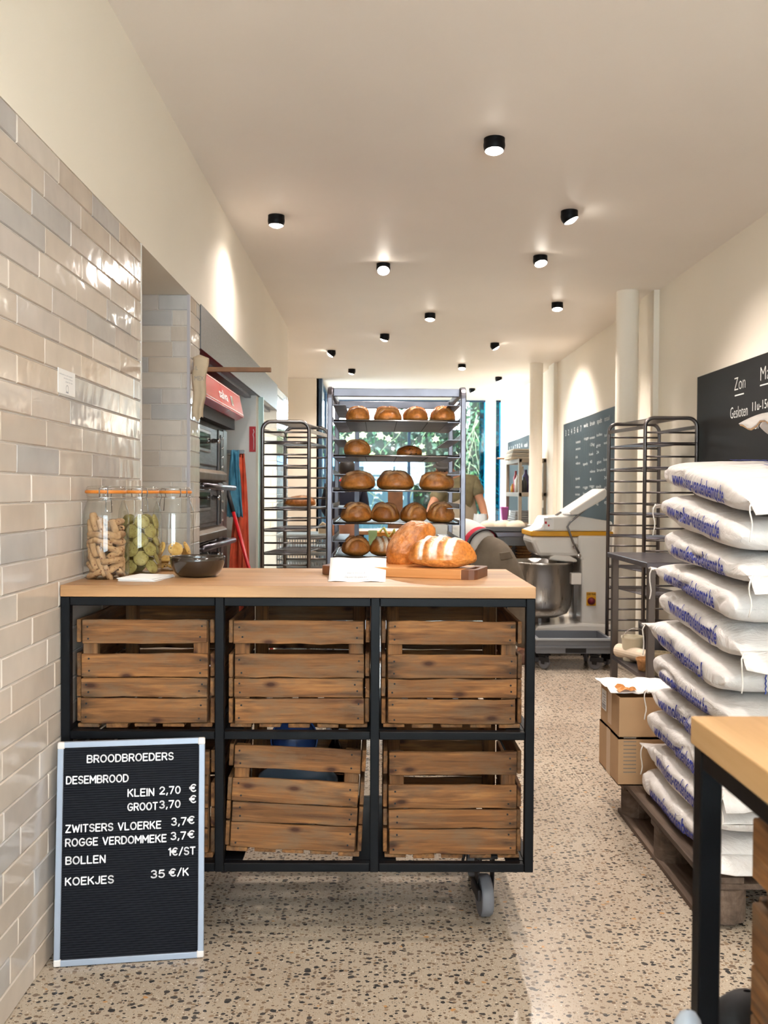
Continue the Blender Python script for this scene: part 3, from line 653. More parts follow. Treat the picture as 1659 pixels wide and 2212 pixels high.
for l in range(6):
    for k in range(5):
        a = 2 * PI * (k + .5 * (l % 2) + rn.uniform(-.1, .1)) / 5 - .6; flat = (l in (0, 3) and k % 2) or rn.random() < .2
        M3 = Matrix.Rotation(a, 3, 'Z') @ Matrix.Rotation(R(rn.uniform(5, 20) if flat else rn.uniform(62, 80)), 3, 'Y') @ Matrix.Rotation(rn.uniform(0, 6), 3, 'Z')
        rr = .034 if flat else .047
        put(proto, (JB[0] + rr * math.cos(a), JB[1] + rr * math.sin(a), CZ + .014 + l * .029 + (0 if flat else .008)), M3, 'green speckled biscuit in the middle clip-top jar', 'green biscuits in the jar')
proto = disc(.025, .010).build('chocolate_chip_biscuit', M['choc_cookie'], local=True, smooth=True)
for l in range(3):
    for k in range(5):
        a = 2 * PI * (k + .5 * (l % 2)) / 5 - 1.2; flat = l < 2 and k % 2 == 0
        M3 = Matrix.Rotation(a, 3, 'Z') @ Matrix.Rotation(R(8 if flat else 66), 3, 'Y')
        if l == 2 and k in (2, 3): continue
        put(proto, (JC[0] + .042 * math.cos(a), JC[1] + .042 * math.sin(a), CZ + .012 + l * .024 + (0 if flat else .012)), M3, 'chocolate chip biscuit in the mostly empty clip-top jar', 'chocolate chip biscuits in the jar')
b = bowl('ceramic_bowl', '', (-.563, 2.875, CZ), .0855, .062, M['bowl_dark'], .52); tag(b, 'shallow dark brown glazed bowl on the oak counter', 'bowl')
for i in range(7):   # leaflets
    o = MB().box(-.056, .056, -.075, .075, 0, .0013).build('leaflet', M['paper'], local=True)
    o.location = (-.70 + rn.uniform(-.003, .003), 2.775 + rn.uniform(-.004, .004), CZ + i * .0014); o.rotation_euler = (0, 0, R(-9 + rn.uniform(-4, 4))); tag(o, 'small white leaflet in the neat pile beside the dark bowl', 'leaflet', 'pile of white leaflets on the counter')
# cutting board
cb = th('cutting_board', 'maple cutting board with dark walnut ends under the two big loaves', 'cutting board', (0, 0, 0))
L_, W_, T_ = .515, .195, .030
MB().box(.045, L_ - .045, 0, W_, 0, T_).build('board', M['maple'], cb, local=True, bevel=.003)
def rounded(x0, x1, y0, y1, r, left):
    pts = []
    cs = [(x1 - r, y0 + r, -90), (x1 - r, y1 - r, 0)] if not left else [(x0 + r, y1 - r, 90), (x0 + r, y0 + r, 180)]
    if not left: pts.append((x0, y0))
    else: pts.append((x1, y1))
    for cx_, cy_, a0 in cs:
        for i in range(7): a = R(a0 + 15 * i); pts.append((cx_ + r * math.cos(a), cy_ + r * math.sin(a)))
    pts.append((x0, y1) if not left else (x1, y0)); return pts
def plate(pts, z0, z1):
    n = len(pts); return MB().add([(x, y, z0) for x, y in pts] + [(x, y, z1) for x, y in pts], [tuple(range(n))[::-1], tuple(range(n, 2 * n))] + [(i, (i + 1) % n, n + (i + 1) % n, n + i) for i in range(n)])
plate(rounded(0, .045, 0, W_, .03, True), 0, T_).build('end_cap', M['walnut'], cb, local=True, bevel=.004)
m = plate(rounded(L_ - .045, L_ - .03, 0, .05, .001, False), 0, T_)
# right end with a grip slot
m = MB(); x0, x1 = L_ - .045, L_
m.box(x0, x0 + .012, .0, W_, 0, T_)
for y0, y1 in ((0, .055), (W_ - .055, W_)):
    pts = [(x0 + .012, y0), (x1 - .022, y0), (x1 - .006, y0 + .008), (x1, y0 + .026), (x1, y1), (x0 + .012, y1)] if y0 == 0 else [(x0 + .012, y0), (x1, y0), (x1, y1 - .026), (x1 - .006, y1 - .008), (x1 - .022, y1), (x0 + .012, y1)]
    n = len(pts); m.add([(x, y, 0) for x, y in pts] + [(x, y, T_) for x, y in pts], [tuple(range(n))[::-1], tuple(range(n, 2 * n))] + [(i, (i + 1) % n, n + (i + 1) % n, n + i) for i in range(n)])
m.box(x1 - .014, x1, .055, W_ - .055, 0, T_).build('grip_end', M['walnut'], cb, local=True)
cb.location = (-.186, 2.955, CZ); cb.rotation_euler = (0, 0, R(-19)); WL[cb.name] = Vector(cb.location)
# flyer resting over the board edge
fl = MB()
fl.grid(lambda i, j: Vector((-.146 + .171 * i / 8 - .018 * j / 12 * (1 - 2 * i / 8) * .3, 2.722 + .255 * j / 12, CZ + .0012 + .052 * (max(0, j / 12 - .25) / .75) ** 1.2 + .0015 * math.sin(i * 1.3))), 9, 13)
fo = th('paper_flyer', 'white flyer with faint grey print lying against the cutting board', 'flyer', (-.06, 2.83, CZ))
fl.build('sheet', M['paper'], fo, smooth=True, thick=.0006)
pm = MB(); zf = lambda y: CZ + .0028 + .052 * (max(0, (y - 2.722) / .255 - .25) / .75) ** 1.2
for s, x, y, wd, hh in (('BROODBROEDERS', -.128, 2.752, .12, .008), ('desembakkerij', -.10, 2.80, .075, .010), ('- vers brood -', -.10, 2.84, .07, .008)):
    v, f = text_geo(s, .01); a = min(p[0] for p in v); bb = max(p[0] for p in v)
    pm.add([(x + (p[0] - a) / (bb - a) * wd, y + p[1] * hh / .3, zf(y + p[1] * hh / .3)) for p in v], f)
pm.build('print', M['grey_ink'], fo)

# ------------------------------------------------------------------ bread
DK, MD, GD, TN, FL = lin('66310f'), lin('9a5520'), lin('c67c32'), lin('dba868'), lin('efe6d8')
def mixc(a, b, t): t = max(0, min(1, t)); return tuple(x + (y - x) * t for x, y in zip(a, b))
def loaf(label, loc, rx, ry, rz, seed, style='slash', rot=(0, 0, 0), tone=.4, flour=0., group='loaves on the bread rack', name='bread_loaf', det=1):
    rn = random.Random(seed); off = Vector((rn.uniform(-50, 50), rn.uniform(-50, 50), rn.uniform(-50, 50))); mb = MB(); nu, nv = 60 * det, 34 * det; a0 = rn.uniform(-.5, .5)
    seams = []
    if style == 'slash': seams = [(rn.uniform(-.5, -.3), a0 * .5, .75)]
    elif style == 'double': seams = [(-.55, a0 * .4, .75), (-.1, a0 * .4, .75)]
    elif style == 'cross': seams = [(-.3, .5, .7), (-.3, -.6, .7)]
    elif style == 'multi': seams = [(-.55, 1.2, .85), (-.12, 1.2, .85), (.34, 1.2, .85)]
    elif style == 'side': seams = [(-.6, .05, .8), (-.2, .1, .7)]
    cs = []
    for j in range(nv):
        ph = -PI / 2 + PI * j / (nv - 1)
        for i in range(nu):
            q = 2 * PI * i / nu; c = max(0, math.cos(ph)) ** .82; u, v = c * math.cos(q), c * math.sin(q); s = math.sin(ph); z = s if s > 0 else s * .42
            if s > 0: z = s ** .92
            else: sq = 1 + .04 * s; u *= sq; v *= sq
            n1 = noise.noise(Vector((u, v, z)) * 1.6 + off); n2 = noise.noise(Vector((u, v, z)) * 5 + off); k = 1 + .07 * n1 + .022 * n2 + (.016 * noise.noise(Vector((u, v, z)) * 13 + off) + .008 * noise.noise(Vector((u, v, z)) * 29 + off) if det > 1 else 0)
            g = 0; e = 0; fl_ = 0
            if s > -.1:
                for o_, ang, ln in seams:
                    if style == 'multi': px_, pv = u - o_ - .25 * v, v
                    else: px_, pv = (v * math.cos(ang) - u * math.sin(ang) - o_), (u * math.cos(ang) + v * math.sin(ang))
                    px_ += .05 * noise.noise(Vector((pv * 3, o_ * 9, 0)) + off)
                    fade = max(0, 1 - max(0, abs(pv) - ln) / .25) * max(0, min(1, (s + .1) / .3))
                    g = max(g, math.exp(-(px_ / .07) ** 2) * fade); e = max(e, math.exp(-((px_ - .13) / .06) ** 2) * fade)
                    if style == 'multi': fl_ = max(fl_, max(0, min(1, (px_ + .03) / .05, (.25 - px_) / .05)) * fade)
            k += (-.11 * g + .09 * e) * (.35 if style == 'multi' else 1)
            p = Vector((u * rx * k, v * ry * k, z * rz * (k + .03 * e) + .42 * rz * .95))
            if p.z < 0: p.z = 0
            mb.v.append(p)
            t = .5 + .9 * n1 * .6 + .35 * n2 + (.9 * noise.noise(Vector((u, v, z)) * 11 + off * 2) * .5 if det > 1 else 0)
            c0 = mixc(GD, DK, tone + .45 * (t - .5) + (.22 * max(0, s))); c0 = mixc(c0, TN, .5 * max(0, .25 - s) * (1 - tone))
            c0 = mixc(c0, TN, g * .8); c0 = mixc(c0, DK, e * .6)
            ff = flour * max(0, s - .15) * (.5 + 1.1 * noise.noise(Vector((u, v, z)) * 2.6 + off * 2)) * (1 - g)
            c0 = mixc(c0, mixc(FL, TN, .35), max(0, min(.8, ff)))
            if style == 'multi': c0 = mixc(c0, FL, fl_ * (1.25 + .6 * n2 + .5 * noise.noise(Vector((u, v, z)) * 9 + off)))
            if style == 'raisin': c0 = mixc(c0, lin('1c0d08'), 1 if noise.noise(Vector((u, v, z)) * 7 + off * 3) > .28 else 0)
            cs.append(c0)
    mb.f = [(j * nu + i, j * nu + (i + 1) % nu, (j + 1) * nu + (i + 1) % nu, (j + 1) * nu + i) for j in range(nv - 1) for i in range(nu)]
    mb.col = cs; o = mb.build(name, M['crust'], local=True, smooth=True); o.location = loc; o.rotation_euler = rot
    return tag(o, label, 'bread', group)
BT = CZ + T_
loaf('pale floured loaf with three white slashes lying on the cutting board', (.207, 2.905, BT), .106, .063, .070, 101, 'multi', (0, 0, R(-8)), .16, 0, 'big loaves on the counter', det=3)
loaf('seedy brown loaf leaning upright against the floured loaf', (.140, 3.065, BT + .030), .098, .058, .080, 102, 'none', (R(20), R(-46), R(8)), .24, .25, 'big loaves on the counter', det=3)
# ------------------------------------------------------------------ letter board leaning on the counter
lb = th('price_board', 'black letter board with prices in an aluminium frame, leaning on the counter', 'letter board', (0, 0, 0))
BW, BH = .402, .602
def lbx(name, x0, x1, z0, z1, y0, y1, mat, bevel=.002): return MB().box(x0, x1, y0, y1, z0, z1).build(name, mat, lb, local=True, bevel=bevel, seg=2)
fw = .017
lbx('frame_bar', -BW / 2 + fw, BW / 2 - fw, 0, fw, 0, .014, M['alu']); lbx('frame_bar', -BW / 2 + fw, BW / 2 - fw, BH - fw, BH, 0, .014, M['alu'])
lbx('frame_bar', -BW / 2, -BW / 2 + fw, fw, BH - fw, 0, .014, M['alu']); lbx('frame_bar', BW / 2 - fw, BW / 2, fw, BH - fw, 0, .014, M['alu'])
for sx in (-1, 1):
    for z in (0, BH - fw - .003): lbx('corner_cap', sx * BW / 2 - (fw + .003 if sx > 0 else .0005), sx * BW / 2 + (fw + .003 if sx < 0 else .0005), z, z + fw + .003, -.0012, .015, M['cream_plastic'], .004)
mb = MB(); nr = 88; hh = BH - 2 * fw
for i in range(nr):
    z0 = fw + hh * i / nr; z1 = fw + hh * (i + 1) / nr; x0, x1 = -BW / 2 + fw, BW / 2 - fw
    zz = (z0, z0 + (z1 - z0) * .72, z0 + (z1 - z0) * .78, z1 - (z1 - z0) * .06); yy = (.005, .005, .0075, .0075)
    b = len(mb.v)
    for z, y in zip(zz, yy): mb.v += [Vector((x0, y, z)), Vector((x1, y, z))]
    mb.f += [(b + 2 * q, b + 2 * q + 1, b + 2 * q + 3, b + 2 * q + 2) for q in range(3)]
    if i < nr - 1: mb.f.append((b + 6, b + 7, b + 9, b + 8))
mb.box(-BW / 2 + fw, BW / 2 - fw, .009, .013, fw, BH - fw)
mb.build('ridged_panel', M['felt'], lb, local=True)
_ch = {}
def arc(cx, cy, rx, ry, a0, a1):
    n = max(4, int(abs(a1 - a0) / 20)); return [(cx + rx * math.cos(R(a0 + (a1 - a0) * i / n)), cy + ry * math.sin(R(a0 + (a1 - a0) * i / n))) for i in range(n + 1)]
GL = {'B': [[(0, 0), (0, 1), (.34, 1)] + arc(.34, .76, .24, .24, 90, -90) + [(0, .52)], [(.34, .52)] + arc(.36, .26, .26, .26, 90, -90) + [(0, 0)]],
 'D': [[(0, 0), (0, 1), (.28, 1)] + arc(.28, .5, .36, .5, 90, -90) + [(0, 0)]], 'E': [[(.54, 1), (0, 1), (0, 0), (.54, 0)], [(0, .52), (.46, .52)]],
 'S': [arc(.29, .75, .27, .25, 25, 270) + arc(.29, .25, .28, .25, 90, -155)], 'M': [[(0, 0), (0, 1), (.37, .35), (.74, 1), (.74, 0)]],
 'R': [[(0, 0), (0, 1), (.34, 1)] + arc(.34, .74, .25, .26, 90, -90) + [(0, .48)], [(.32, .48), (.6, 0)]], 'O': [arc(.36, .5, .36, .5, 0, 360)],
 'K': [[(0, 0), (0, 1)], [(.56, 1), (0, .42)], [(.2, .62), (.6, 0)]], 'L': [[(0, 1), (0, 0), (.5, 0)]], 'I': [[(0, 0), (0, 1)]], 'N': [[(0, 0), (0, 1), (.58, 0), (.58, 1)]],
 'G': [arc(.37, .5, .37, .5, 45, 325) + [(.69, .46), (.38, .46)]], 'T': [[(0, 1), (.6, 1)], [(.3, 1), (.3, 0)]], 'Z': [[(0, 1), (.58, 1), (0, 0), (.6, 0)]],
 'W': [[(0, 1), (.22, 0), (.45, .8), (.68, 0), (.9, 1)]], 'V': [[(0, 1), (.32, 0), (.64, 1)]], 'J': [[(.42, 1), (.42, .22)] + arc(.21, .22, .21, .22, 0, -175)],
 '0': [arc(.28, .5, .28, .5, 0, 360)], '1': [[(0, .82), (.2, 1), (.2, 0)]], '2': [arc(.28, .72, .27, .28, 170, -35) + [(0, 0), (.58, 0)]], '3': [arc(.26, .75, .25, .25, 150, -85), arc(.26, .26, .29, .26, 88, -150)],
 '5': [[(.5, 1), (.08, 1), (.03, .55)] + arc(.26, .32, .29, .32, 130, -150)], '7': [[(0, 1), (.55, 1), (.18, 0)]], ',': [[(.1, .08), (.02, -.17)]], '/': [[(0, -.06), (.42, 1.06)]],
 '€': [arc(.42, .5, .36, .5, 50, 310), [(-.06, .6), (.5, .6)], [(-.06, .42), (.46, .42)]]}
def letter(ch, kx, k):
    key = (ch, round(kx, 4), round(k, 4))
    if key not in _ch:
        if ch not in GL: _ch[key] = None; return None
        v, f = [], []; sw = .0036 / 2
        for pl_ in GL[ch]:
            P = [(x * kx, y * k) for x, y in pl_]
            for x, y in P:
                b = len(v); v += [(x + sw * math.cos(2 * PI * q / 8), 0, y + sw * math.sin(2 * PI * q / 8)) for q in range(8)]; f.append(tuple(range(b, b + 8)))
            for (xa, ya), (xb, yb) in zip(P, P[1:]):
                l_ = math.hypot(xb - xa, yb - ya) or 1e-9; nx_, ny_ = -(yb - ya) / l_ * sw, (xb - xa) / l_ * sw; b = len(v)
                v += [(xa + nx_, 0, ya + ny_), (xa - nx_, 0, ya - ny_), (xb - nx_, 0, yb - ny_), (xb + nx_, 0, yb + ny_)]; f.append((b, b + 1, b + 2, b + 3))
        me = bpy.data.meshes.new('letter'); me.from_pydata(v, [], f); me.materials.append(M['letter']); me.update(); _ch[key] = me
    return _ch[key]
def chw(ch): return (max(p[0] for s_ in GL[ch] for p in s_) - min(0, min(p[0] for s_ in GL[ch] for p in s_))) if ch in GL else .24
def board_line(s, u0, u1, v, cap=.0185):
    k = cap * 1.02; gap = .26; tot = sum(chw(c) for c in s) + gap * (len(s) - 1); kx = (u1 - u0) * BW / tot; x = -BW / 2 + u0 * BW
    for c in s:
        me = letter(c, kx, k)
        if me:
            o = bpy.data.objects.new('letter', me); COL.objects.link(o); o.parent = lb; o.location = (x, .0032, BH * (1 - v))
            md = o.modifiers.new('s', 'SOLIDIFY'); md.thickness = .0016; md.offset = 0
        x += (chw(c) + gap) * kx
for a in (('BROODBROEDERS', .2, .78, .097), ('DESEMBROOD', .064, .475, .19), ('KLEIN', .477, .65, .258), ('2,70', .693, .83, .253), ('€', .90, .94, .247), ('GROOT', .477, .675, .322), ('3,70', .693, .83, .317), ('€', .90, .94, .298),
          ('ZWITSERS VLOERKE', .066, .70, .408), ('3,7', .775, .872, .397), ('€', .888, .93, .393), ('ROGGE VERDOMMEKE', .066, .737, .47), ('3,7', .772, .87, .462), ('€', .89, .93, .458), ('BOLLEN', .07, .328, .55), ('1€/ST', .757, .935, .533), ('KOEKJES', .07, .385, .643), ('35', .64, .727, .63), ('€/K', .765, .89, .627)):
    board_line(*a)
rv = Vector((.393, .054, 0)).normalized(); uv = Vector((-.0135, .062, .589)); uv = (uv - rv * uv.dot(rv)).normalized(); nv_ = rv.cross(uv)   # nv_ faces the viewer
lb.matrix_world = Matrix(((rv.x, -nv_.x, uv.x, -.6755), (rv.y, -nv_.y, uv.y, 2.496), (rv.z, -nv_.z, uv.z, .002), (0, 0, 0, 1)))
# sticker on the tiles
st = th('notice_card', 'small white printed card stuck on the glazed wall tiles', 'card', (XL, 2.665, 1.575))
MB().box(XL, XL + .0012, 2.59, 2.735, 1.575, 1.645).build('card', M['paper'], st)
mb = MB()
for i, (s, wd) in enumerate((('Gelieve hier te bestellen', .11), ('en af te rekenen', .075), ('aan de kassa', .06))): flat_text(mb, s, (XL + .0016, 2.73 - .02, 1.628 - i * .009), (0, -1, 0), (0, 0, 1), wd, .0045)
mb.lathe([(.009, 0), (.011, 0)], 20, (XL + .0016, 2.665, 1.592), Matrix.Rotation(PI / 2, 3, 'Y')).box(XL + .0014, XL + .0017, 2.655, 2.675, 1.580, 1.5835)
mb.build('print', M['grey_ink'], st)

# ------------------------------------------------------------------ bread rack
rk = th('bread_rack', 'tall steel rack with square posts full of brown loaves behind the counter', 'rack', (.09, 4.79, 0))
X0, X1, Y0, Y1, ZT, tb = -.229, .411, 4.41, 5.17, 1.806, .026
for x in (X0, X1):
    arc = [(x, Y0 + .045 - .045 * math.cos(a), ZT - .058 + .045 * math.sin(a)) for a in [PI / 2 * i / 6 for i in range(7)]]
    arc2 = [(x, Y1 - .045 + .045 * math.sin(a), ZT - .058 + .045 * math.cos(a)) for a in [PI / 2 * i / 6 for i in range(7)]]
    MB().sqtube([(x, Y0, .13)] + arc + arc2 + [(x, Y1, .13)], .026, .03, up=(1, 0, 0)).build('side_frame', M['rack_steel'], rk, bevel=.004)
for y in (Y0 + .06, Y1 - .06): MB().box(X0 + .013, X1 - .013, y - .013, y + .013, ZT - .045, ZT - .005).build('top_rail', M['rack_steel'], rk, bevel=.003)
for y in (Y0, Y1): MB().box(X0 + .013, X1 - .013, y - .013, y + .013, .13, .16).build('base_rail', M['rack_steel'], rk, bevel=.003)
MB().box(X0 + .10, X0 + .126, Y1 + .005, Y1 + .02, .16, ZT - .05).build('stop_bar', M['rack_steel'], rk)
TZ = [1.644, 1.476, 1.309, 1.152, .988]
for z in TZ + [1.725, 1.56, 1.393, 1.231, 1.07, .905, .82, .735, .65, .565, .48]:
    for x, s in ((X0, 1), (X1, -1)):
        a, b = sorted((x + s * .013, x + s * .075)); MB().box(a, b, Y0 - .01, Y1 + .01, z - .012, z - .0095).box(*sorted((x + s * .013, x + s * .016)), Y0 - .01, Y1 + .01, z - .0095, z + .012).build('slide', M['rack_steel'], rk)
for x in (X0, X1):
    for y in (Y0, Y1): castor(rk, x, y, .13, R(20 if x < 0 else -25), r=.045, wid=.028)
names = ('top', 'second', 'third', 'fourth', 'fifth')
for z, nm in zip(TZ, names):
    t = th('baking_tray', 'perforated steel tray on the %s level of the bread rack' % nm, 'tray', (.09, 4.79, z), 'trays in the bread rack')
    x0, x1, y0, y1 = X0 + .02, X1 - .02, Y0 - .004, Y1 - .02
    MB().box(x0, x1, y0, y1, z - .009, z - .006).build('plate', M['steel_brush'], t)
    MB().tube([(x0, y0, z - .004), (x1, y0, z - .004), (x1, y1, z - .004), (x0, y1, z - .004)], .005, 8, closed=True).build('rim', M['chrome'], t, smooth=True)
    m = MB()
    for i in range(1, 4): m.box(x0 + (x1 - x0) * i / 4 - .0015, x0 + (x1 - x0) * i / 4 + .0015, y0 + .01, y1 - .01, z - .0105, z - .0088)
    m.build('seams', M['dark_hole'], t)
def row(z, items, nm, yc=4.50):
    words = {1: ('only',), 2: ('left', 'right'), 3: ('left', 'middle', 'right'), 4: ('leftmost', 'second', 'third', 'rightmost')}[len(items)]
    for (xa, xb, h, sd, stl, tone, flr, rz, dsc), wd in zip(items, words):
        y = yc; sc = y / 1980.; cx = ((xa + xb) / 2 - 815) * sc + .004; wdt = (xb - xa) * sc / 2 * .97; hgt = h * sc
        loaf('%s, %s on the %s rack tray' % (dsc, wd, nm), (cx, y + .04, z - .0055), wdt, wdt * 1.08, hgt / 1.42, sd, stl, (0, 0, R(rz)), tone * .75, flr)
row(TZ[0], [(743, 797, 36, 1, 'slash', .25, .1, 10, 'round golden seeded loaf'), (804, 866, 35, 2, 'side', .32, .1, 0, 'round reddish brown loaf'), (867, 924, 35, 3, 'slash', .3, .08, 20, 'round seeded brown loaf'), (926, 983, 36, 4, 'cross', .3, .08, 0, 'round split-top brown loaf')], 'top')
row(TZ[1], [(739, 799, 37, 5, 'slash', .3, .5, -20, 'floured round loaf'), (853, 912, 26, 6, 'raisin', .72, 0, 0, 'low dark raisin loaf')], 'second')
row(TZ[2], [(731, 810, 42, 7, 'slash', .42, .75, 15, 'large floured domed loaf'), (811, 893, 44, 8, 'cross', .36, .8, 5, 'large floured domed loaf with a torn top'), (902, 982, 43, 9, 'slash', .36, .75, -15, 'large floured domed loaf with an open ear')], 'third')
row(TZ[3], [(732, 803, 43, 10, 'double', .35, .7, 25, 'oblong loaf with pale slash'), (799, 863, 43, 11, 'side', .62, .35, -20, 'dark brown oblong loaf'), (863, 921, 42, 12, 'side', .34, .4, 30, 'glossy brown loaf'), (920, 982, 44, 13, 'double', .28, .55, 15, 'golden loaf with floured slash')], 'fourth')
row(TZ[4], [(734, 798, 42, 14, 'side', .38, .2, 15, 'brown oblong loaf'), (796, 858, 42, 15, 'multi', .3, .3, 30, 'scored golden loaf half behind the leaning loaf')], 'fifth')

# ------------------------------------------------------------------ tube racks with U frames
def u_rack(label, nx0, nx1, ny, fx0, fx1, fy, zt, zs, mat, r=.0135, trays=(), tray_lab=''):
    t = th('tray_rack', label, 'rack', ((nx0 + fx1) / 2, (ny + fy) / 2, 0), 'tube tray racks')
    for x0, x1, y in ((nx0, nx1, ny), (fx0, fx1, fy)):
        rc = .06; pts = [(x0 + r, y, .11)] + [(x0 + r + rc - rc * math.cos(a), y, zt - r - rc + rc * math.sin(a)) for a in [PI / 2 * i / 6 for i in range(7)]] + [(x1 - r - rc + rc * math.sin(a), y, zt - r - rc + rc * math.cos(a)) for a in [PI / 2 * i / 6 for i in range(7)]] + [(x1 - r, y, .11)]
        MB().tube(pts, r, 10).build('end_frame', mat, t, smooth=True)
        for z in zs: MB().tube([(x0 + 2 * r, y, z), (x1 - 2 * r, y, z)], .0065, 8).build('rung', mat, t, smooth=True)
    for (a, b) in ((nx0 + r, fx0 + r), (nx1 - r, fx1 - r)):
        for z in (zt - .075, .14): MB().sqtube([(a, ny, z), (b, fy, z)], .025, .012, up=(0, 0, 1)).build('tie_bar', mat, t)
    MB().add([(nx0 + .07, ny, zt - .012), (nx1 - .07, ny, zt - .012), (fx1 - .07, fy, zt - .012), (fx0 + .07, fy, zt - .012)], [(0, 1, 2, 3)]).build('top_plate', M['steel'], t, thick=.004)
    for x, y in ((nx0 + r, ny), (nx1 - r, ny), (fx0 + r, fy), (fx1 - r, fy)): castor(t, x, y, .115, R(30), r=.04, wid=.026)
    for k, z in enumerate(trays):
        g = th('wire_tray', tray_lab % ('topmost', 'second', 'third', 'fourth', 'fifth', 'lowest')[k], 'tray', ((nx0 + nx1) / 2, (ny + fy) / 2, z), 'wire trays in the ' + ('left rack' if nx0 < 0 else 'right rack'))
        x0, x1 = (nx0 + fx0) / 2 + .03, (nx1 + fx1) / 2 - .03; zz = z + .0125; m = MB()
        for i in range(22): x = x0 + (x1 - x0) * i / 21; m.tube([(x + (nx0 - fx0) / 2, ny - .02, zz), (x - (nx0 - fx0) / 2, fy + .02, zz)], .0018, 4)
        m.build('wires', M['steel'], g, smooth=True)['kind'] = 'stuff'
        MB().tube([(x0 + (nx0 - fx0) / 2, ny - .02, zz), (x1 + (nx0 - fx0) / 2, ny - .02, zz), (x1 - (nx0 - fx0) / 2, fy + .02, zz), (x0 - (nx0 - fx0) / 2, fy + .02, zz)], .0035, 6, closed=True).build('rim', M['steel'], g, smooth=True)
    return t
def zrow(ys, Y): return [1.3 - (y - 1062) / 1980. * Y for y in ys]
zl = zrow([935, 959, 983, 1007, 1030.5, 1054, 1078, 1102, 1125, 1148, 1174, 1198, 1222], 6.3) + [.66, .58, .5, .42, .34, .26]
u_rack('bright steel tube rack with mostly empty rungs, standing before the tiled doorway', -.803, -.457, 6.3, -.709, -.36, 6.9, 1.79, zl, M['steel_m'], trays=(zl[1], zl[7], zl[9], zl[11]), tray_lab='%s wire cooling tray in the bright tube rack beside the oven')
loaf('single floured loaf on the left tube rack, beside a clear bag', (-.545, 6.5, zl[7] + .018), .11, .07, .055, 31, 'slash', (0, 0, R(8)), .25, .9, 'loaf on the tube rack')
m = MB(); m.grid(lambda i, j: Vector((-.72 + .16 * i / 10, 6.45 + .12 * j / 8, zl[7] + .018 + .045 * math.sin(PI * i / 10) ** .6 * math.sin(PI * j / 8) ** .6 + .01 * noise.noise(Vector((i * .7, j * .7, 3))))), 11, 9)
tag(m.build('plastic_bag', M['plastic_bag'], smooth=True), 'crumpled clear plastic bag on the left tube rack', 'bag')
zr = zrow([917 + 28, 917 + 50, 990, 1014, 1037, 1061, 1085, 1109, 1132, 1156, 1178], 6.9)
zr2 = [1.3 + (1062 - y) / 1980. * 6.3 for y in (931, 957, 983, 1010, 1035, 1061, 1087, 1113, 1139, 1165)] + [.9, .82, .74, .66, .58, .5, .42, .34, .26]
u_rack('dark steel tube rack between the round column and the flour sacks', 1.826, 2.209, 6.3, 1.728, 2.134, 6.9, 1.83, zr2, M['steel_d'], trays=(zr2[1], zr2[3], zr2[7], zr2[9], zr2[12], zr2[14]), tray_lab='%s wire cooling tray in the dark tube rack by the column')

# ------------------------------------------------------------------ oven and its niche
hd_ = th('extractor_hood', 'long stainless steel extractor hood along the wall above the oven niche', 'hood', (-1.3, 6.4, 2.02))
MB().box(XL - .012, XL + .004, 4.66, 8.2, 2.02, 2.243).build('fascia', M['steel_brush'], hd_)
MB().box(-2, XL - .012, 4.66, 8.2, 2.02, 2.03).build('soffit', M['steel'], hd_)
MB().box(-1.0, -.955, 4.7, 8.15, 2.0, 2.02).build('drip_rail', M['steel'], hd_)
ov = th('deck_oven', 'stacked steel deck oven with a red sign on top, in the niche on the left', 'oven', (-1.4, 5.4, 0))
FX = -1.0
MB().box(-1.9, FX, 4.75, 6.05, .08, 1.76).build('body', M['oven'], ov, bevel=.006)
sg = MB().prism([(-1.85, 1.93), (-.915, 1.93), (-.885, 1.785), (-.93, 1.765), (-1.85, 1.765)], 4.72, 6.08).build('sign_canopy', plain('red_sign', 'c22a36', .22), ov, bevel=.004)
mb = MB(); up_ = Vector((-.03, 0, .145)).normalized(); O_ = Vector((-.885, 0, 1.785)); nn = Vector((.979, 0, .203)) * .0022
def sgp(y, z): return Vector((O_.x, y, O_.z)) + up_ * z + nn
flat_text(mb, 'salva', sgp(5.20, .048), (0, 1, 0), up_, .30, .055, .02)
for z in (.012, .136): mb.add([sgp(4.74, z), sgp(6.06, z), sgp(6.06, z + .004), sgp(4.74, z + .004)], [(0, 1, 2, 3)])
mb.add([sgp(5.62, .04), sgp(5.70, .04), sgp(5.70, .1), sgp(5.62, .1)], [(0, 1, 2, 3)])
mb.build('sign_lettering', M['letter'], ov)
mb = MB()
for i in range(4):
    y = 5.628 + i * .019; mb.add([sgp(y, .046) + nn * .4, sgp(y + .009, .046) + nn * .4, sgp(y + .009, .094) + nn * .4, sgp(y, .094) + nn * .4], [(0, 1, 2, 3)])
mb.build('sign_emblem', plain('emblem_green', '6a7a4a', .4), ov)
MB().box(-1.0, -.94, 4.76, 6.04, 1.70, 1.765).build('visor_recess', M['dark_hole'], ov)
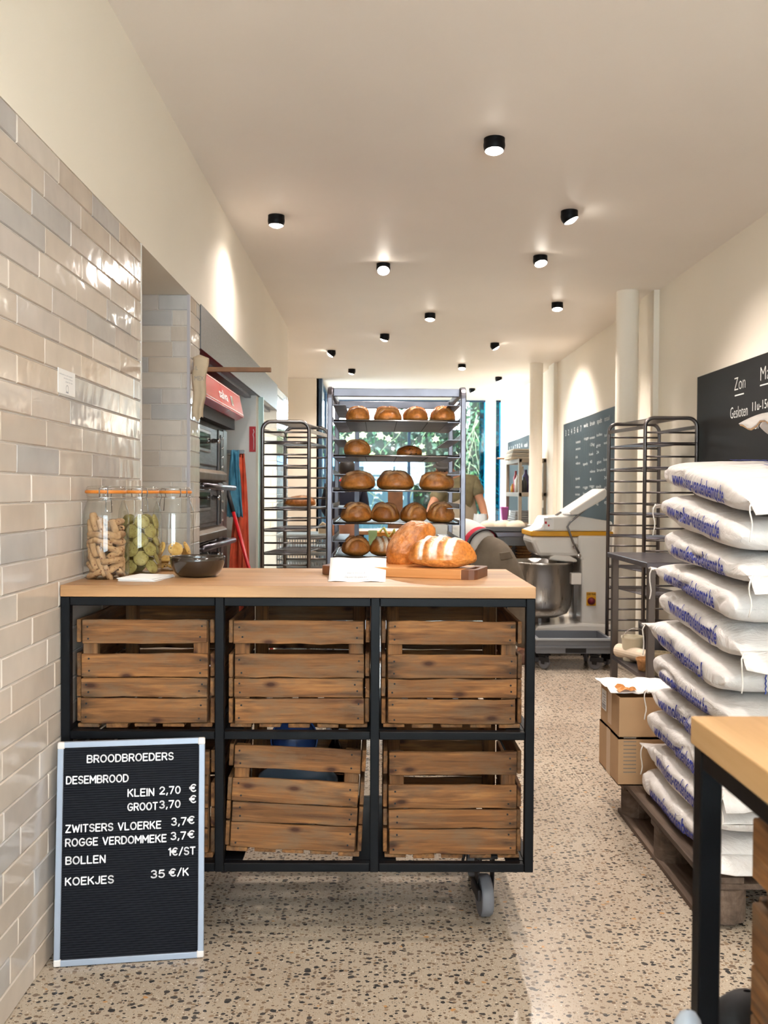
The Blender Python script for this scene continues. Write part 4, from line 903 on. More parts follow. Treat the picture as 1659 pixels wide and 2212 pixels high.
for k, zc in enumerate((1.55, 1.215, .88, .545)):
    d = MB().box(FX, FX + .018, 4.80, 5.62, zc - .105, zc + .125).build('deck_door', M['oven'], ov, bevel=.008)
    MB().box(FX + .018, FX + .028, 4.86, 5.36, zc - .03, zc + .095).build('window_frame', M['steel_m'], d, bevel=.012)
    MB().box(FX + .0265, FX + .030, 4.88, 5.335, zc - .012, zc + .078).build('window_glass', plain('oven_glass', '1d1d1c', .08), d, bevel=.008)
    MB().lathe([(.012, 0), (.016, .01), (.010, .03), (.014, .035), (.014, .048), (.001, .05)], 14, (FX + .018, 5.44, zc + .045), Matrix.Rotation(PI / 2, 3, 'Y')).build('knob', M['chrome'], d, smooth=True)
    MB().prism([(FX, zc - .125), (FX + .05, zc - .13), (FX + .075, zc - .15), (FX + .07, zc - .19), (FX, zc - .205)], 4.78, 5.66).build('steam_lip', M['oven_warm'], ov, bevel=.004)
    h = MB().tube([(FX + .075, 4.86, zc - .225), (FX + .075, 5.92, zc - .232)], .017, 12).build('pull_handle', M['steel'], ov, smooth=True)
    for y in (4.86, 5.36, 5.88): MB().tube([(FX, y, zc - .225), (FX + .075, y, zc - .228)], .011, 8).build('handle_bracket', M['oven'], h, smooth=True)
    pn = MB().box(FX, FX + .014, 5.72, 5.86, zc - .15, zc + .13).build('control_panel', M['steel_d'], ov, bevel=.004)
    MB().box(FX + .014, FX + .017, 5.75, 5.775, zc - .12, zc + .1).build('slot', M['dark_hole'], pn)
    for zz in (-.1, -.04, .02, .08): MB().lathe([(.008, 0), (.008, .008), (.001, .009)], 10, (FX + .014, 5.82, zc + zz), Matrix.Rotation(PI / 2, 3, 'Y')).build('button', M['chrome'], pn, smooth=True)
    MB().box(FX, FX + .01, 5.90, 6.04, zc - .16, zc + .14).build('side_panel', M['steel_d'], ov, bevel=.003)
for y in (4.85, 5.95):
    for x in (-1.8, -1.1): MB().box(x - .03, x + .03, y - .03, y + .03, 0, .08).build('foot', M['rubber'], ov)
# hanging bar with the paper bag at the tiled pier
pb = th('wooden_bar', 'thin brown wooden bar sticking out from the tiled pier near the hood', 'bar', (-.7, 4.5, 1.88))
MB().box(XL + .002, -.523, 4.49, 4.515, 1.882, 1.904).build('bar', M['brown_wood'], pb, bevel=.002)
MB().box(XL + .0005, XL + .01, 4.47, 4.535, 1.86, 1.925).build('mount_plate', M['steel_m'], pb)
kb = th('paper_bag', 'creased kraft paper bag hanging flat on the edge of the tiled pier', 'paper bag', (-.87, 4.47, 1.65))
m = MB(); m.grid(lambda i, j: Vector((XL + .006 + .078 * (i / 8) * (1 - .35 * (j / 14)) + .004 * math.sin(j * .9), 4.44 - .012 * math.sin(PI * i / 8) - .008 * (j / 14) * math.sin(i * 1.2), 1.955 - .31 * j / 14 - (.03 * abs(i / 8 - .45) if j == 0 else 0) + .012 * math.sin(i * 1.1) * (j / 14))), 9, 15)
m.build('bag', M['kraft'], kb, smooth=True, thick=.002)
m = MB(); flat_text(m, 'MEX', (XL + .018, 4.425, 1.83), (1, 0, 0), (0, 0, 1), .045, .022); flat_text(m, '1L', (XL + .014, 4.425, 1.88), (1, 0, 0), (0, 0, 1), .02, .02); m.build('print', plain('grey_print', '9a938c', .8), kb)
# cloths and broom by the partition
def cloth(name, label, x0, x1, y, z0, z1, mat, seed, amp=.03, taper=1.):
    m = MB(); o = Vector((seed * 3.1, 0, 0))
    m.grid(lambda i, j: Vector(((x0 + x1) / 2 + (x1 - x0) / 2 * (-1 + 2 * i / 14) * (taper + (1 - taper) * j / 16), y + amp * noise.noise(Vector((i * .5, j * .12, 0)) + o) * 1.6 + .012 * math.sin(i * 1.7), z1 - (z1 - z0) * j / 16 + .01 * noise.noise(Vector((i * .6, j, 1)) + o))), 15, 17)
    return tag(m.build(name, mat, smooth=True, thick=.006), label, 'cloth')
cloth('blue_apron', 'blue cloth bunched on a hook at the side of the oven', -1.04, -.93, 6.35, 1.12, 1.58, M['blue_cloth'], 1, .05, .5)
cloth('orange_apron', 'orange cloth hanging beside the oven behind the red broom', -1.05, -.87, 6.43, .45, 1.57, M['orange_cloth'], 2, .06, .3)
rl = struct('trim_hook_rail', MB().box(-1.1, -.93, 6.40, 6.46, 1.56, 1.585).box(-1.1, -1.06, 6.46, 6.92, 1.56, 1.585), M['steel_m'])
br = th('broom', 'broom with red handle and black grip leaning beside the oven', 'broom', (-.62, 5.95, 0))
pA, pB = Vector((-1.0, 6.12, 1.30)), Vector((-.62, 5.85, .10)); dd = (pB - pA).normalized()
MB().tube([pA + dd * .14, pB], .012, 10).build('handle', M['red'], br, smooth=True); MB().tube([pA, pA + dd * .15], .0145, 10).build('grip', M['rubber'], br, smooth=True)
MB().box(-.80, -.44, 5.82, 5.88, .06, .11).build('head', M['rubber'], br, bevel=.01); MB().box(-.79, -.45, 5.825, 5.875, 0, .06).build('bristles', M['grey_rubber'], br)
fs_ = th('fire_sign', 'red fire hose sign with white symbol on the white partition', 'sign', (-.94, 6.91, 1.6))
MB().box(-.966, -.918, 6.912, 6.9195, 1.595, 1.785).build('plate', M['red'], fs_)
m = MB().tube([(-.936, 6.911, 1.765), (-.930, 6.911, 1.745), (-.938, 6.911, 1.725), (-.932, 6.911, 1.70), (-.932, 6.911, 1.61)], .0025, 6); m.build('symbol', M['letter'], fs_, smooth=True)
struct('trim_door_frame', MB().box(-.916, -.88, 7.06, 7.10, 0, 2.02), plain('grey_green_metal', '8fa39c', .4, .5))

tl = th('tube_light', 'fluorescent tube light under the hood inside the oven niche', 'tube light', (-1.55, 7.6, 2.02))
MB().box(-1.59, -1.51, 7.15, 8.1, 1.985, 2.02).build('housing', M['white'], tl, bevel=.004)
MB().tube([(-1.55, 7.18, 1.968), (-1.55, 8.07, 1.968)], .013, 10).build('tube', emit('fluorescent_tube', (.93, 1, .95), 14), tl, smooth=True)
L = bpy.data.lights.new('tube_glow', 'AREA'); L.shape = 'RECTANGLE'; L.size = .06; L.size_y = .9; L.energy = 26; L.color = (.93, 1, .95)
lo = bpy.data.objects.new('tube_glow', L); COL.objects.link(lo); lo.parent = tl; lo.location = (0, .02, -.07)
# ------------------------------------------------------------------ pallet, flour sacks, boxes
pl = th('wooden_pallet', 'dark worn wooden pallet with round blocks under the flour sacks', 'pallet', (1.38, 3.25, 0))
PXs = (1.0, 1.36, 1.72)
for i, y in enumerate((2.69, 3.13, 3.57)):
    for x in PXs:
        MB().lathe([(.07, .018), (.07, .118)], 24, (x + .055, y + .07, 0), cap=True).build('block', M['pallet'], pl, smooth=False)
for x in PXs: MB().box(x - .015, x + .085, 2.72, 3.70, 0, .018).build('bottom_board', M['pallet'], pl, bevel=.002)
for x in (.985, 1.165, 1.345, 1.525, 1.705): MB().box(x, x + .115, 2.70, 3.72, .136, .155).build('deck_board', M['pallet'], pl, bevel=.002)
for y in (2.70, 3.15, 3.61): MB().box(.985, 1.82, y, y + .1, .118, .136).build('stringer', M['pallet'], pl, bevel=.002)

SN = 3.85; NL = 11; Z0 = .156; FAR, NEAR = 3.42, 2.62
def face_z(k, y, x=0):
    """height of the seam under layer k (0..NL) at depth y"""
    t = (y - NEAR) / (FAR - NEAR); zf = Z0 + 1.285 * k / NL; zn = Z0 + 1.195 * k / NL
    return zn + (zf - zn) * t + (.009 * math.sin(y * 5 + k * 1.7) * (0 if k == 0 else 1))
def sack(k, label, seed, flip, yshift, xoff=0, text=True):
    """one sack lying between seams k and k+1, long side along Y; the sewn flap at the far end unless flip"""
    rn = random.Random(seed); t = th('flour_sack', label, 'sack', (1.27, 3.0, Z0 + k * .115), 'white flour sacks on the pallet')
    hl = .375; yc = 3.10 - .026 * k + yshift; b0 = .262; xc = 1.272 + xoff; off = Vector((seed * 7.3, 1, 2)); ends = (-1, 1)
    def prof(u):
        # fraction of the layer height and width factor; u=-1 near, +1 far
        pin = u if not flip else -u
        if pin > 0: h = (max(0, 1 - pin ** 3.6)) ** .62; w_ = 1 - .05 * pin ** 4
        else: h = (max(0, 1 - (-pin) ** 9)) ** .5 ; w_ = 1 - .06 * (-pin) ** 8
        return max(h, .03), w_
    def surf(u, x):   # x in -1..1 across; returns half-height factor
        return (max(0, 1 - abs(x) ** 4.5)) ** (1 / 2.6)
    def disp(p): return .012 * noise.noise(p * 6 + off) - .012 * max(0, .16 - abs(noise.noise(p * Vector((9, 4, 12)) * 1. + off * 2 if False else Vector((p.x * 9, p.y * 5, p.z * 8)) + off * 2))) / .16 * .6
    def pt(u, a):
        """a = angle round the section"""
        h, w_ = prof(u); y = yc + u * hl; zb, zt_ = face_z(k, y), face_z(k + 1, y); zc, hh = (zb + zt_) / 2 + (.012 if abs(u) > .8 else 0) * 0, (zt_ - zb) / 2 * 1.0
        ca, sa = math.cos(a), math.sin(a); rr_ = (abs(ca) ** SN + abs(sa) ** SN) ** (-1 / SN)
        x = rr_ * ca * b0 * w_; z = rr_ * sa * hh * h
        p = Vector((xc + x, y, zc + z)); d = disp(p); n_ = Vector((ca, 0, sa * .35)); return p + n_ * d
    m = MB(); nu, nv = 72, 60
    us = [-math.cos(PI * j / (nv - 1)) for j in range(nv)]
    m.grid(lambda i, j: pt(us[j], 2 * PI * i / nu), nu, nv, True)
    m.f.append(tuple(range(nu))[::-1]); m.f.append(tuple((nv - 1) * nu + i for i in range(nu)))
    m.build('body', M['sack'], t, smooth=True)
    # sewn flap
    s = -1 if flip else 1; ye = yc + s * hl; z_ = (face_z(k, ye) + face_z(k + 1, ye)) / 2; fm = MB(); rl_ = rn.uniform(-.5, .9) * (1 if not flip else -1)
    fl_len = .075
    fm.grid(lambda i, j: Vector((xc + (-1 + 2 * i / 10) * b0 * (.95 + .03 * j / 4), ye + s * (-.012 + fl_len * j / 4), z_ + (.02 * rl_ * (j / 4) ** 2 - (.035 * (j / 4) ** 1.5 if flip else 0)) + .006 * math.sin(i * 1.3 + seed) * j / 4 + .008 * noise.noise(Vector((i * .7, j * .8, seed))))), 11, 5)
    fm.build('flap', M['sack'], t, smooth=True, thick=.004)
    # stitching thread and loose string at the left end of the flap
    xs = xc - b0 * .96; ys = ye + s * .035
    sp = [Vector((xs, ys, z_ + .002))]
    for q in range(1, 8): sp.append(Vector((xs - .006 - .003 * math.sin(q), ys + .004 * math.sin(q * 1.4 + seed), z_ - .016 * q)))
    MB().tube(sp, .0024, 5).build('string', M['string'], t, smooth=True)
    if flip is False:   # blue stitched seam on the folded near end
        yn = yc - hl; st_ = []
        for q in range(10): st_.append(Vector((xc - b0 + .13 + .003 * (q % 2), yn - .004, face_z(k, yn) + (face_z(k + 1, yn) - face_z(k, yn)) * (.14 + .08 * q))))
        MB().tube(st_, .002, 5).build('seam_thread', M['blue_string'], t, smooth=True)
    # printed web address on the long left side
    v, f = text_geo('www.molens-vandenbempt.be', .022, 2, .13); x0 = min(p[0] for p in v); x1 = max(p[0] for p in v)
    ln = .485 + rn.uniform(-.02, .02); ystart = yc + .235 + rn.uniform(-.01, .02); hgt = .050; zo = rn.uniform(-.012, .008); vs = []
    for px_, py_ in v:
        y = ystart - (px_ - x0) / (x1 - x0) * ln; u = (y - yc) / hl; h, w_ = prof(u); zb, zt_ = face_z(k, y), face_z(k + 1, y); zc, hh = (zb + zt_) / 2, (zt_ - zb) / 2
        tz = (py_ - .3) * hgt / .72 + zo; sa = max(-.97, min(.97, tz / (hh * h)))
        p = Vector((xc - (1 - abs(sa) ** SN) ** (1 / SN) * b0 * w_, y, zc + tz)); d = disp(p); vs.append(p + Vector((-1, 0, 0)) * (d + .0042))
    MB().add(vs, f).build('printed_address', M['ink'], t)
    return t
lay = ['lowest', 'second lowest', 'third lowest', 'fourth lowest', 'fifth lowest', 'middle', 'sixth from the top', 'fourth from the top', 'third from the top', 'second from the top', 'top']
lay[6] = 'fifth from the top'
for k in range(NL):
    fl_ = k % 2 == 0 and k not in (10,)
    o = sack(k, 'white flour sack with blue print, %s of the stack on the pallet' % lay[k], 40 + k, fl_ if k != 10 else True, (.05 if not fl_ and k > 3 else .0) + random.Random(k).uniform(-.015, .015), random.Random(k + 9).uniform(-.012, .008))
    if k == 10:
        m = MB()
        def top_text(s, xa, xb, y, hgt):
            v, f = text_geo(s, .02, 2, .13); a = min(p[0] for p in v); b = max(p[0] for p in v)
            m.add([(xb - (p[0] - a) / (b - a) * (xb - xa), y - p[1] * hgt / .72, face_z(NL, y - p[1] * hgt / .72) + .010) for p in v], f)
        top_text('VANDEN BEMPT', 1.17, 1.50, 2.80, .075); top_text('016/47 71 13', 1.22, 1.48, 2.90, .04); top_text('ST JORIS-WEERT', 1.15, 1.50, 3.02, .065)
        m.build('printed_top', M['ink'], o)
# the sack lying crosswise on top
def cross_sack():
    t = th('flour_sack', 'white flour sack lying crosswise on top of the stack, its flap over the chalkboard', 'sack', (1.60, 3.0, 1.45), 'white flour sacks on the pallet')
    xc, yc, zc, hl, b0, hh = 1.625, 2.97, 1.535, .30, .22, .072; off = Vector((3, 8, 1)); m = MB(); nu, nv = 40, 34
    def pt(i, j):
        u = -math.cos(PI * j / (nv - 1)); a = 2 * PI * i / nu; h = (max(0, 1 - (-u if u < 0 else 0) ** 5 - (u if u > 0 else 0) ** 9)) ** .55; h = max(h, .03); ca, sa = math.cos(a), math.sin(a); e = .55
        p = Vector((xc + u * hl, yc + math.copysign(abs(ca) ** e, ca) * b0 * (1 - .06 * u ** 6), zc + math.copysign(abs(sa) ** e, sa) * hh * h)); return p + Vector((0, ca, sa * .4)) * (.01 * noise.noise(p * 7 + off))
    m.grid(pt, nu, nv, True); m.f.append(tuple(range(nu))[::-1]); m.f.append(tuple((nv - 1) * nu + i for i in range(nu))); m.build('body', M['sack'], t, smooth=True)
    f = MB(); f.grid(lambda i, j: Vector((xc - hl + .03 - .10 * j / 5, yc + (-1 + 2 * i / 12) * b0 * .96, zc + .045 - .05 * (j / 5) ** 1.4 + .012 * math.sin(i * 1.2) * j / 5)), 13, 6); f.build('flap', M['sack'], t, smooth=True, thick=.004)
    e_ = MB(); e_.grid(lambda i, j: Vector((xc - hl - .066 - .004 * (i % 2), yc + (-1 + 2 * i / 12) * b0 * .955, zc - .006 - .005 * j + .012 * math.sin(i * 1.2))), 13, 2); e_.build('torn_edge', M['card'], t, thick=.003)
    MB().tube([(xc - hl - .04, yc - b0 * .95, zc + .02), (xc - hl - .065, yc - b0 * .97, zc + .015), (xc - hl - .062, yc - b0 * .97, zc - .03), (xc - hl - .068, yc - b0 * .97, zc - .07), (xc - hl - .06, yc - b0 * .97, zc - .10)], .0025, 6).build('string', M['string'], t, smooth=True)
cross_sack()

def card_box(label, x0, x1, y0, y1, z0, z1, lab, opened):
    t = th('cardboard_box', label, 'box', ((x0 + x1) / 2, (y0 + y1) / 2, z0), 'cardboard boxes on the pallet'); w_ = .004
    m = MB().box(x0, x1, y0, y0 + w_, z0, z1).box(x0, x1, y1 - w_, y1, z0, z1).box(x0, x0 + w_, y0 + w_, y1 - w_, z0, z1).box(x1 - w_, x1, y0 + w_, y1 - w_, z0, z1).box(x0, x1, y0, y1, z0, z0 + w_)
    if not opened: m.box(x0, x1, y0, y1, z1 - w_, z1)
    m.build('walls', M['card'], t)
    ym = (y0 + y1) / 2
    MB().box(x0 - .0006, x0, ym - .03, ym + .03, z0 + (.02 if opened else 0), z1).build('tape', M['tape'], t)
    if lab:
        MB().box(x0 - .0008, x0, y1 - .09, y1 - .015, z0 + .055, z1 - .02).build('address_label', M['paper'], t); g = MB()
        for i in range(6): g.box(x0 - .0012, x0 - .0008, y1 - .08, y1 - .03 - .01 * (i % 3), z1 - .04 - i * .011, z1 - .037 - i * .011)
        for i in range(14): g.box(x0 - .0012, x0 - .0008, y1 - .082 + i * .0045, y1 - .0805 + i * .0045, z0 + .06, z0 + .08)
        g.build('label_print', M['grey_ink'], t)
    else:
        g = MB()
        for i in range(10): g.box(x0 + .02, x0 + .07, y0 - .0006, y0, z0 + .05 + i * .015, z0 + .054 + i * .015)
        g.build('printed_panel', plain('grey_box_print', '8c8072', .8), t)
    return t
card_box('lower closed cardboard box at the far end of the pallet', 0.947, 1.30, 3.555, 3.86, .156, .341, False, False)
card_box('upper open cardboard box with a shipping label and paper inside', 0.950, 1.295, 3.558, 3.85, .342, .500, True, True)
m = MB(); m.grid(lambda i, j: Vector((0.927 + .36 * i / 14, 3.575 + .29 * j / 10, .503 + .012 * noise.noise(Vector((i * .6, j * .5, 2))) + .012)), 15, 11)
tag(m.build('wrapping_paper', M['paper'], smooth=True, thick=.002), 'white wrapping paper spilling over the upper cardboard box', 'paper')
m = MB(); rn = random.Random(77)
m.grid(lambda i, j: Vector((0.985 + .07 * (i / 6 - .5) + .02 * noise.noise(Vector((i, j, 4))), 3.60 + .07 * (j / 5 - .5), .520 + .03 * abs(noise.noise(Vector((i * .9, j * .9, 9)))))), 7, 6)
tag(m.build('crumpled_paper', plain('orange_kraft', 'd08a48', .7)), 'crumpled orange kraft paper on the white wrapping paper', 'paper')

# ------------------------------------------------------------------ second counter, near right
t2 = th('side_counter', 'near counter corner with oak top on a black steel frame at the right edge', 'counter', (1.05, .8, 0))
MB().box(.380, 1.72, .5, 1.1, .998, 1.031).build('countertop', M['oak_y'], t2, bevel=.002)
for x in (.396, .85, 1.30, 1.70):
    for y0 in (1.07, .505): bar(t2, 'post', (x - hw, y0, .21), (x + hw, y0 + .026, .998))
    for z0, z1 in ((.212, .234), (.593, .613), (.974, .996)): bar(t2, 'side_rail', (x - hw * .9, .531, z0), (x + hw * .9, 1.07, z1))
for y0 in (1.0705, .5055):
    for z0, z1 in ((.2105, .2355), (.5915, .6145), (.9725, .9975)):
        for a, b in zip((.396, .85, 1.30), (.85, 1.30, 1.70)): bar(t2, 'cross_rail', (a + hw, y0, z0), (b - hw, y0 + .025, z1))
for x in (.48, 1.6):
    for y in (.6, .98): castor(t2, x, y, .21, R(15))
crate((.636, .555, .625), 'wooden crate in the near side counter at the right edge', 27, w=.395, group='wooden crates in the side counter')
mg = th('magazine', 'blurred purple and yellow patterned leaflet on the near oak counter', 'leaflet', (.60, .9, 1.031))
pt_ = NT('patterned_print'); co = pt_.coord((1, 1, 1)); vo = pt_.n('ShaderNodeTexVoronoi', i_Scale=90.); pt_.l(co, vo.inputs[0]); sp = pt_.n('ShaderNodeSeparateColor'); pt_.l(vo.outputs['Color'], sp.inputs[0])
rr = pt_.ramp(sp.outputs[0], [(0, lin('4b4f9c')), (.25, lin('d9cbd2')), (.5, lin('6d6f86')), (.62, lin('c9c07a')), (.78, lin('e3d6dc')), (.92, lin('3d4a78'))], 'CONSTANT'); pt_.l(rr.outputs[0], pt_.b.inputs['Base Color'])
T = Matrix.Translation((.62, .905, 1.0312)) @ Matrix.Rotation(R(-14), 4, 'Z')
MB().box(-.15, .15, -.17, .17, 0, .012, T).build('pages', M['paper'], mg); MB().box(-.15, .15, -.17, .17, .0121, .013, T).build('cover', pt_.m, mg)
bg = th('shoulder_bag', 'black bag with a grey buckle hanging low at the near counter leg', 'bag', (.42, 1.1, .6))
m = MB(); m.grid(lambda i, j: Vector((0.468 + .055 * math.cos(2 * PI * i / 20) * math.sin(PI * (j + .3) / 10.6), 1.135 + .035 * math.sin(2 * PI * i / 20) * math.sin(PI * (j + .3) / 10.6), .53 + .145 * (1 - math.cos(PI * j / 10)) / 2)), 20, 11, True); m.build('pouch', M['rubber'], bg, smooth=True)
m = MB(); m.grid(lambda i, j: Vector((.366 + .020 * math.cos(2 * PI * i / 20) * math.sin(PI * (j + .3) / 8.6), 1.055 + .012 * math.sin(2 * PI * i / 20) * math.sin(PI * (j + .3) / 8.6), .612 + .085 * (1 - math.cos(PI * j / 8)) / 2)), 20, 9, True); m.build('buckle', plain('grey_buckle', 'a9adb4', .4), bg, smooth=True)
tb_ = th('tan_pouch', 'tan leather pouch with navy strap at the far right edge of the near counter', 'pouch', (.52, 1.02, 1.031))
m = MB(); m.grid(lambda i, j: Vector((.512 + .055 * math.cos(2 * PI * i / 20) * math.sin(PI * (j + .4) / 10.8) ** .6, 1.03 + .03 * math.sin(2 * PI * i / 20) * math.sin(PI * (j + .4) / 10.8) ** .6, 1.032 + .11 * (1 - math.cos(PI * j / 10)) / 2)), 20, 11, True); m.build('pouch', plain('tan_leather', 'b0743f', .5, 0, 20, .15), tb_, smooth=True)
MB().tube([(.448, 1.045, 1.137), (.462, 1.04, 1.143), (.48, 1.035, 1.14), (.51, 1.03, 1.132), (.56, 1.03, 1.13)], .005, 8).build('strap', plain('navy_strap', '1e2748', .6), tb_, smooth=True)
tb_.location.x += .012

# ------------------------------------------------------------------ steel work table on the right
wt = th('steel_table', 'stainless steel table with open legs in front of the dark tube rack', 'table', (1.88, 5.7, 0))
MB().box(1.56, 2.2, 5.28, 6.2, .865, .898).build('table_top', M['steel'], wt, bevel=.004)
for x in (1.60, 2.15):
    for y in (5.33, 6.14): l = MB().box(x - .021, x + .021, y - .021, y + .021, .03, .865).build('leg', M['steel_d'], wt, bevel=.003); MB().lathe([(.016, 0), (.02, .01), (.014, .03)], 12, (x, y, 0), cap=True).build('foot', M['cream_plastic'], l)
MB().box(1.58, 2.17, 5.31, 6.16, .185, .21).build('lower_shelf', M['steel'], wt, bevel=.003)
def pail(name, label, c, r, h, mat, cat, k=.85, rim=None):
    t = th(name, label, cat, c); MB().lathe([(.001, 0), (r * k, 0), (r, h), (r * 1.04, h), (r * 1.04, h - .015), (r * .985, h - .004), (r * k * .96, .006), (.001, .006)], 28, c).build('body', mat, t, smooth=True, bevel=.001)
    return t
p_ = pail('bucket', 'cream plastic bucket on the low shelf of the steel table', (1.665, 5.93, .211), .07, .16, M['bucket'], 'bucket')
MB().tube([(1.665 + .071 * math.cos(a), 5.93 - .02 - .05 * math.sin(a), .211 + .155 + .065 * math.sin(a)) for a in [PI * i / 12 for i in range(13)]], .003, 6).build('handle', M['chrome'], p_, smooth=True)
tag(bowl('steel_basin', '', (1.84, 6.02, .212), .11, .24, M['steel_d'], .5), 'deep steel basin behind the cream bucket', 'basin')
pail('woven_basket', 'small woven basket on the low shelf of the steel table', (1.66, 5.60, .211), .062, .075, M['wicker'], 'basket', .8)
pail('paper_tub', 'round speckled tub on the low shelf nearest the sacks', (1.70, 5.45, .211), .05, .14, plain('speckled_tub', 'b9a98c', .8, 0, 60, .3), 'tub', .95)
m = MB(); m.tube([(1.60, 6.02, .262), (1.72, 5.74, .262)], .045, 18); m.tube([(1.597, 6.03, .262), (1.60, 6.02, .262)], .03, 14); tag(m.build('rolled_cloth', plain('linen_roll', 'd3c2ac', .9, 0, 20, .08), smooth=False), 'rolled beige linen cloth on the low shelf of the steel table', 'cloth')
# ------------------------------------------------------------------ chalkboards on the right wall
def chalkboard(label, y0, y1, z0, z1, texts, mat=None):
    t = th('chalkboard', label, 'chalkboard', (XR - .012, (y0 + y1) / 2, z0), 'chalkboards on the side wall')
    MB().box(XR - .014, XR - .001, y0, y1, z0, z1).build('panel', mat or M['blackboard'], t)
    for s, y, z, hgt, wd, b in texts: m = MB(); flat_text(m, s, (XR - .0155, y, z), (0, -1, 0), (0, 0, 1), wd, hgt, b); m.build('chalk_word', M['chalk'], t)
    return t, MB()
t, m = chalkboard('near chalkboard with opening hours on the right wall above the flour sacks', 4.2, 6.39, 1.05, 2.108,
  [('Zon', 5.72, 1.94, .085, .17, -.018), ('Ma', 5.33, 1.955, .085, .13, -.018), ('11u-15u', 5.44, 1.79, .055, .24, -.005), ('Gesloten', 5.78, 1.77, .075, .27, -.012), ('Zo', 5.13, 1.84, .06, .12, -.01), ('brood', 5.40, 1.68, .05, .2, -.01)])
for y, z, wd in ((5.71, 1.905, .14), (5.335, 1.925, .13)): MB().box(XR - .0158, XR - .0145, y - wd, y, z, z + .007).build('chalk_line', M['chalk'], t)
green = plain('green_blackboard', '1c2628', .6, 0, 1.5, .25, spec=.2)
faint = plain('faint_chalk', '5d6664', .9); rn = random.Random(8); tx = []
for i, s in enumerate('3 2 4 5 6 7'.split()): tx.append((s, 10.86 - i * .16, 1.97, .07, .04, -.01))
for i, s in enumerate(('wit', 'bruin', 'spelt', 'totaal')): tx.append((s, 9.9 - i * .3, 2.0, .05, .2, -.01))
words = ('desem', 'rogge', 'spelt', 'wit', 'bruin', 'volkoren', 'noten', 'bollen', 'koek', 'gist', '12kg', '40', '8', '24', '16')
for r_ in range(9):
    for c_ in range(5):
        if rn.random() < .78: s = rn.choice(words); tx.append((s, 10.2 - c_ * .30 + rn.uniform(-.03, .03) if c_ else 10.28, 1.86 - r_ * .085 + rn.uniform(-.012, .012), .032, min(.22, .045 * len(s)), -.012))
t, m = chalkboard('middle chalkboard covered with a baking schedule behind the dough mixer', 8.2, 10.985, 1.0, 2.115, tx, green)
for i in range(16): y = 10.75 - i * .09; MB().box(XR - .0156, XR - .0146, y - .0018, y, 1.45 + rn.uniform(-.1, .2), 1.93).build('chalk_line', faint, t)
tx = [(s, 15.5 - i * .22, 2.0, .07, .06, -.01) for i, s in enumerate('3 2 4 7 3 2 6'.split())] + [('week', 13.9, 1.98, .08, .3, -.01)]
t, m = chalkboard('far chalkboard with a row of numbers behind the taupe shelf unit', 12.6, 15.69, 1.0, 2.15, tx, green)

# ------------------------------------------------------------------ spiral mixer
mx = th('dough_mixer', 'white spiral dough mixer with yellow band, steel bowl and raised lid', 'mixer', (1.55, 7.45, 0))
Yc = 7.50
MB().prism([(1.63, .25), (1.88, .25), (1.88, .96), (1.60, .96), (1.60, .80), (1.63, .76)], Yc - .22, Yc + .28).build('column', M['white_enamel'], mx, bevel=.02)
MB().box(1.22, 1.90, Yc - .26, Yc + .30, .03, .16).prism([(1.25, .16), (1.88, .16), (1.88, .25), (1.62, .262), (1.28, .235)], Yc - .24, Yc + .29).build('base', M['white_enamel'], mx, bevel=.02)
MB().prism([(1.285, .79), (1.60, .79), (1.88, .79), (1.88, .95), (1.232, .95), (1.236, .90)], Yc - .20, Yc + .26).build('head_lower', M['white_enamel'], mx, bevel=.03)
MB().prism([(1.226, .951), (1.885, .951), (1.885, .990), (1.226, .990)], Yc - .205, Yc + .265).build('yellow_band', M['yellow'], mx, bevel=.006)
MB().prism([(1.23, .991), (1.88, .991), (1.88, 1.07), (1.60, 1.115), (1.36, 1.108), (1.31, 1.02)], Yc - .20, Yc + .26).build('head_top', M['white_enamel'], mx, bevel=.02)
m = MB(); m.box(1.325, 1.405, Yc - .214, Yc - .206, 1.005, 1.10).build('control_panel', M['paper'], mx, bevel=.002)
g = MB().box(1.335, 1.35, Yc - .2155, Yc - .214, 1.05, 1.07).box(1.36, 1.372, Yc - .2155, Yc - .214, 1.03, 1.045).build('red_marks', M['red'], mx)
g = MB(); flat_text(g, 'SPIRAL', (1.335, Yc - .2155, 1.085), (1, 0, 0), (0, 0, 1), .055, .008); g.build('panel_print', M['grey_ink'], mx)
bc = (1.335, Yc + .0, 0); br_ = .272
MB().lathe([(.001, .285), (.16, .29), (.225, .32), (.255, .38), (.262, .45), (.268, .72), (.278, .724), (.278, .74), (.262, .74), (.256, .46), (.245, .39), (.2, .33), (.001, .31)], 56, bc).build('bowl', steel('bowl_steel', 'd6d2cd', .28, (40, 40, 2)), mx, smooth=True)
MB().lathe([(.09, .24), (.09, .29)], 24, bc, cap=True).build('bowl_pivot', M['steel_d'], mx)
MB().prism([(1.37, .762), (1.385, .785), (1.42, .80), (1.54, .795), (1.60, .765), (1.60, .745), (1.50, .748)], Yc - .20, Yc + .22).build('bowl_guard', M['white_enamel'], mx, bevel=.012)
MB().box(1.535, 1.615, Yc - .29, Yc - .222, .575, .665).build('sensor_box', M['white_enamel'], mx, bevel=.004)
MB().prism([(1.56, .57), (1.60, .57), (1.58, .30), (1.565, .30)], Yc - .26, Yc - .225).build('support_strut', M['steel_m'], mx)
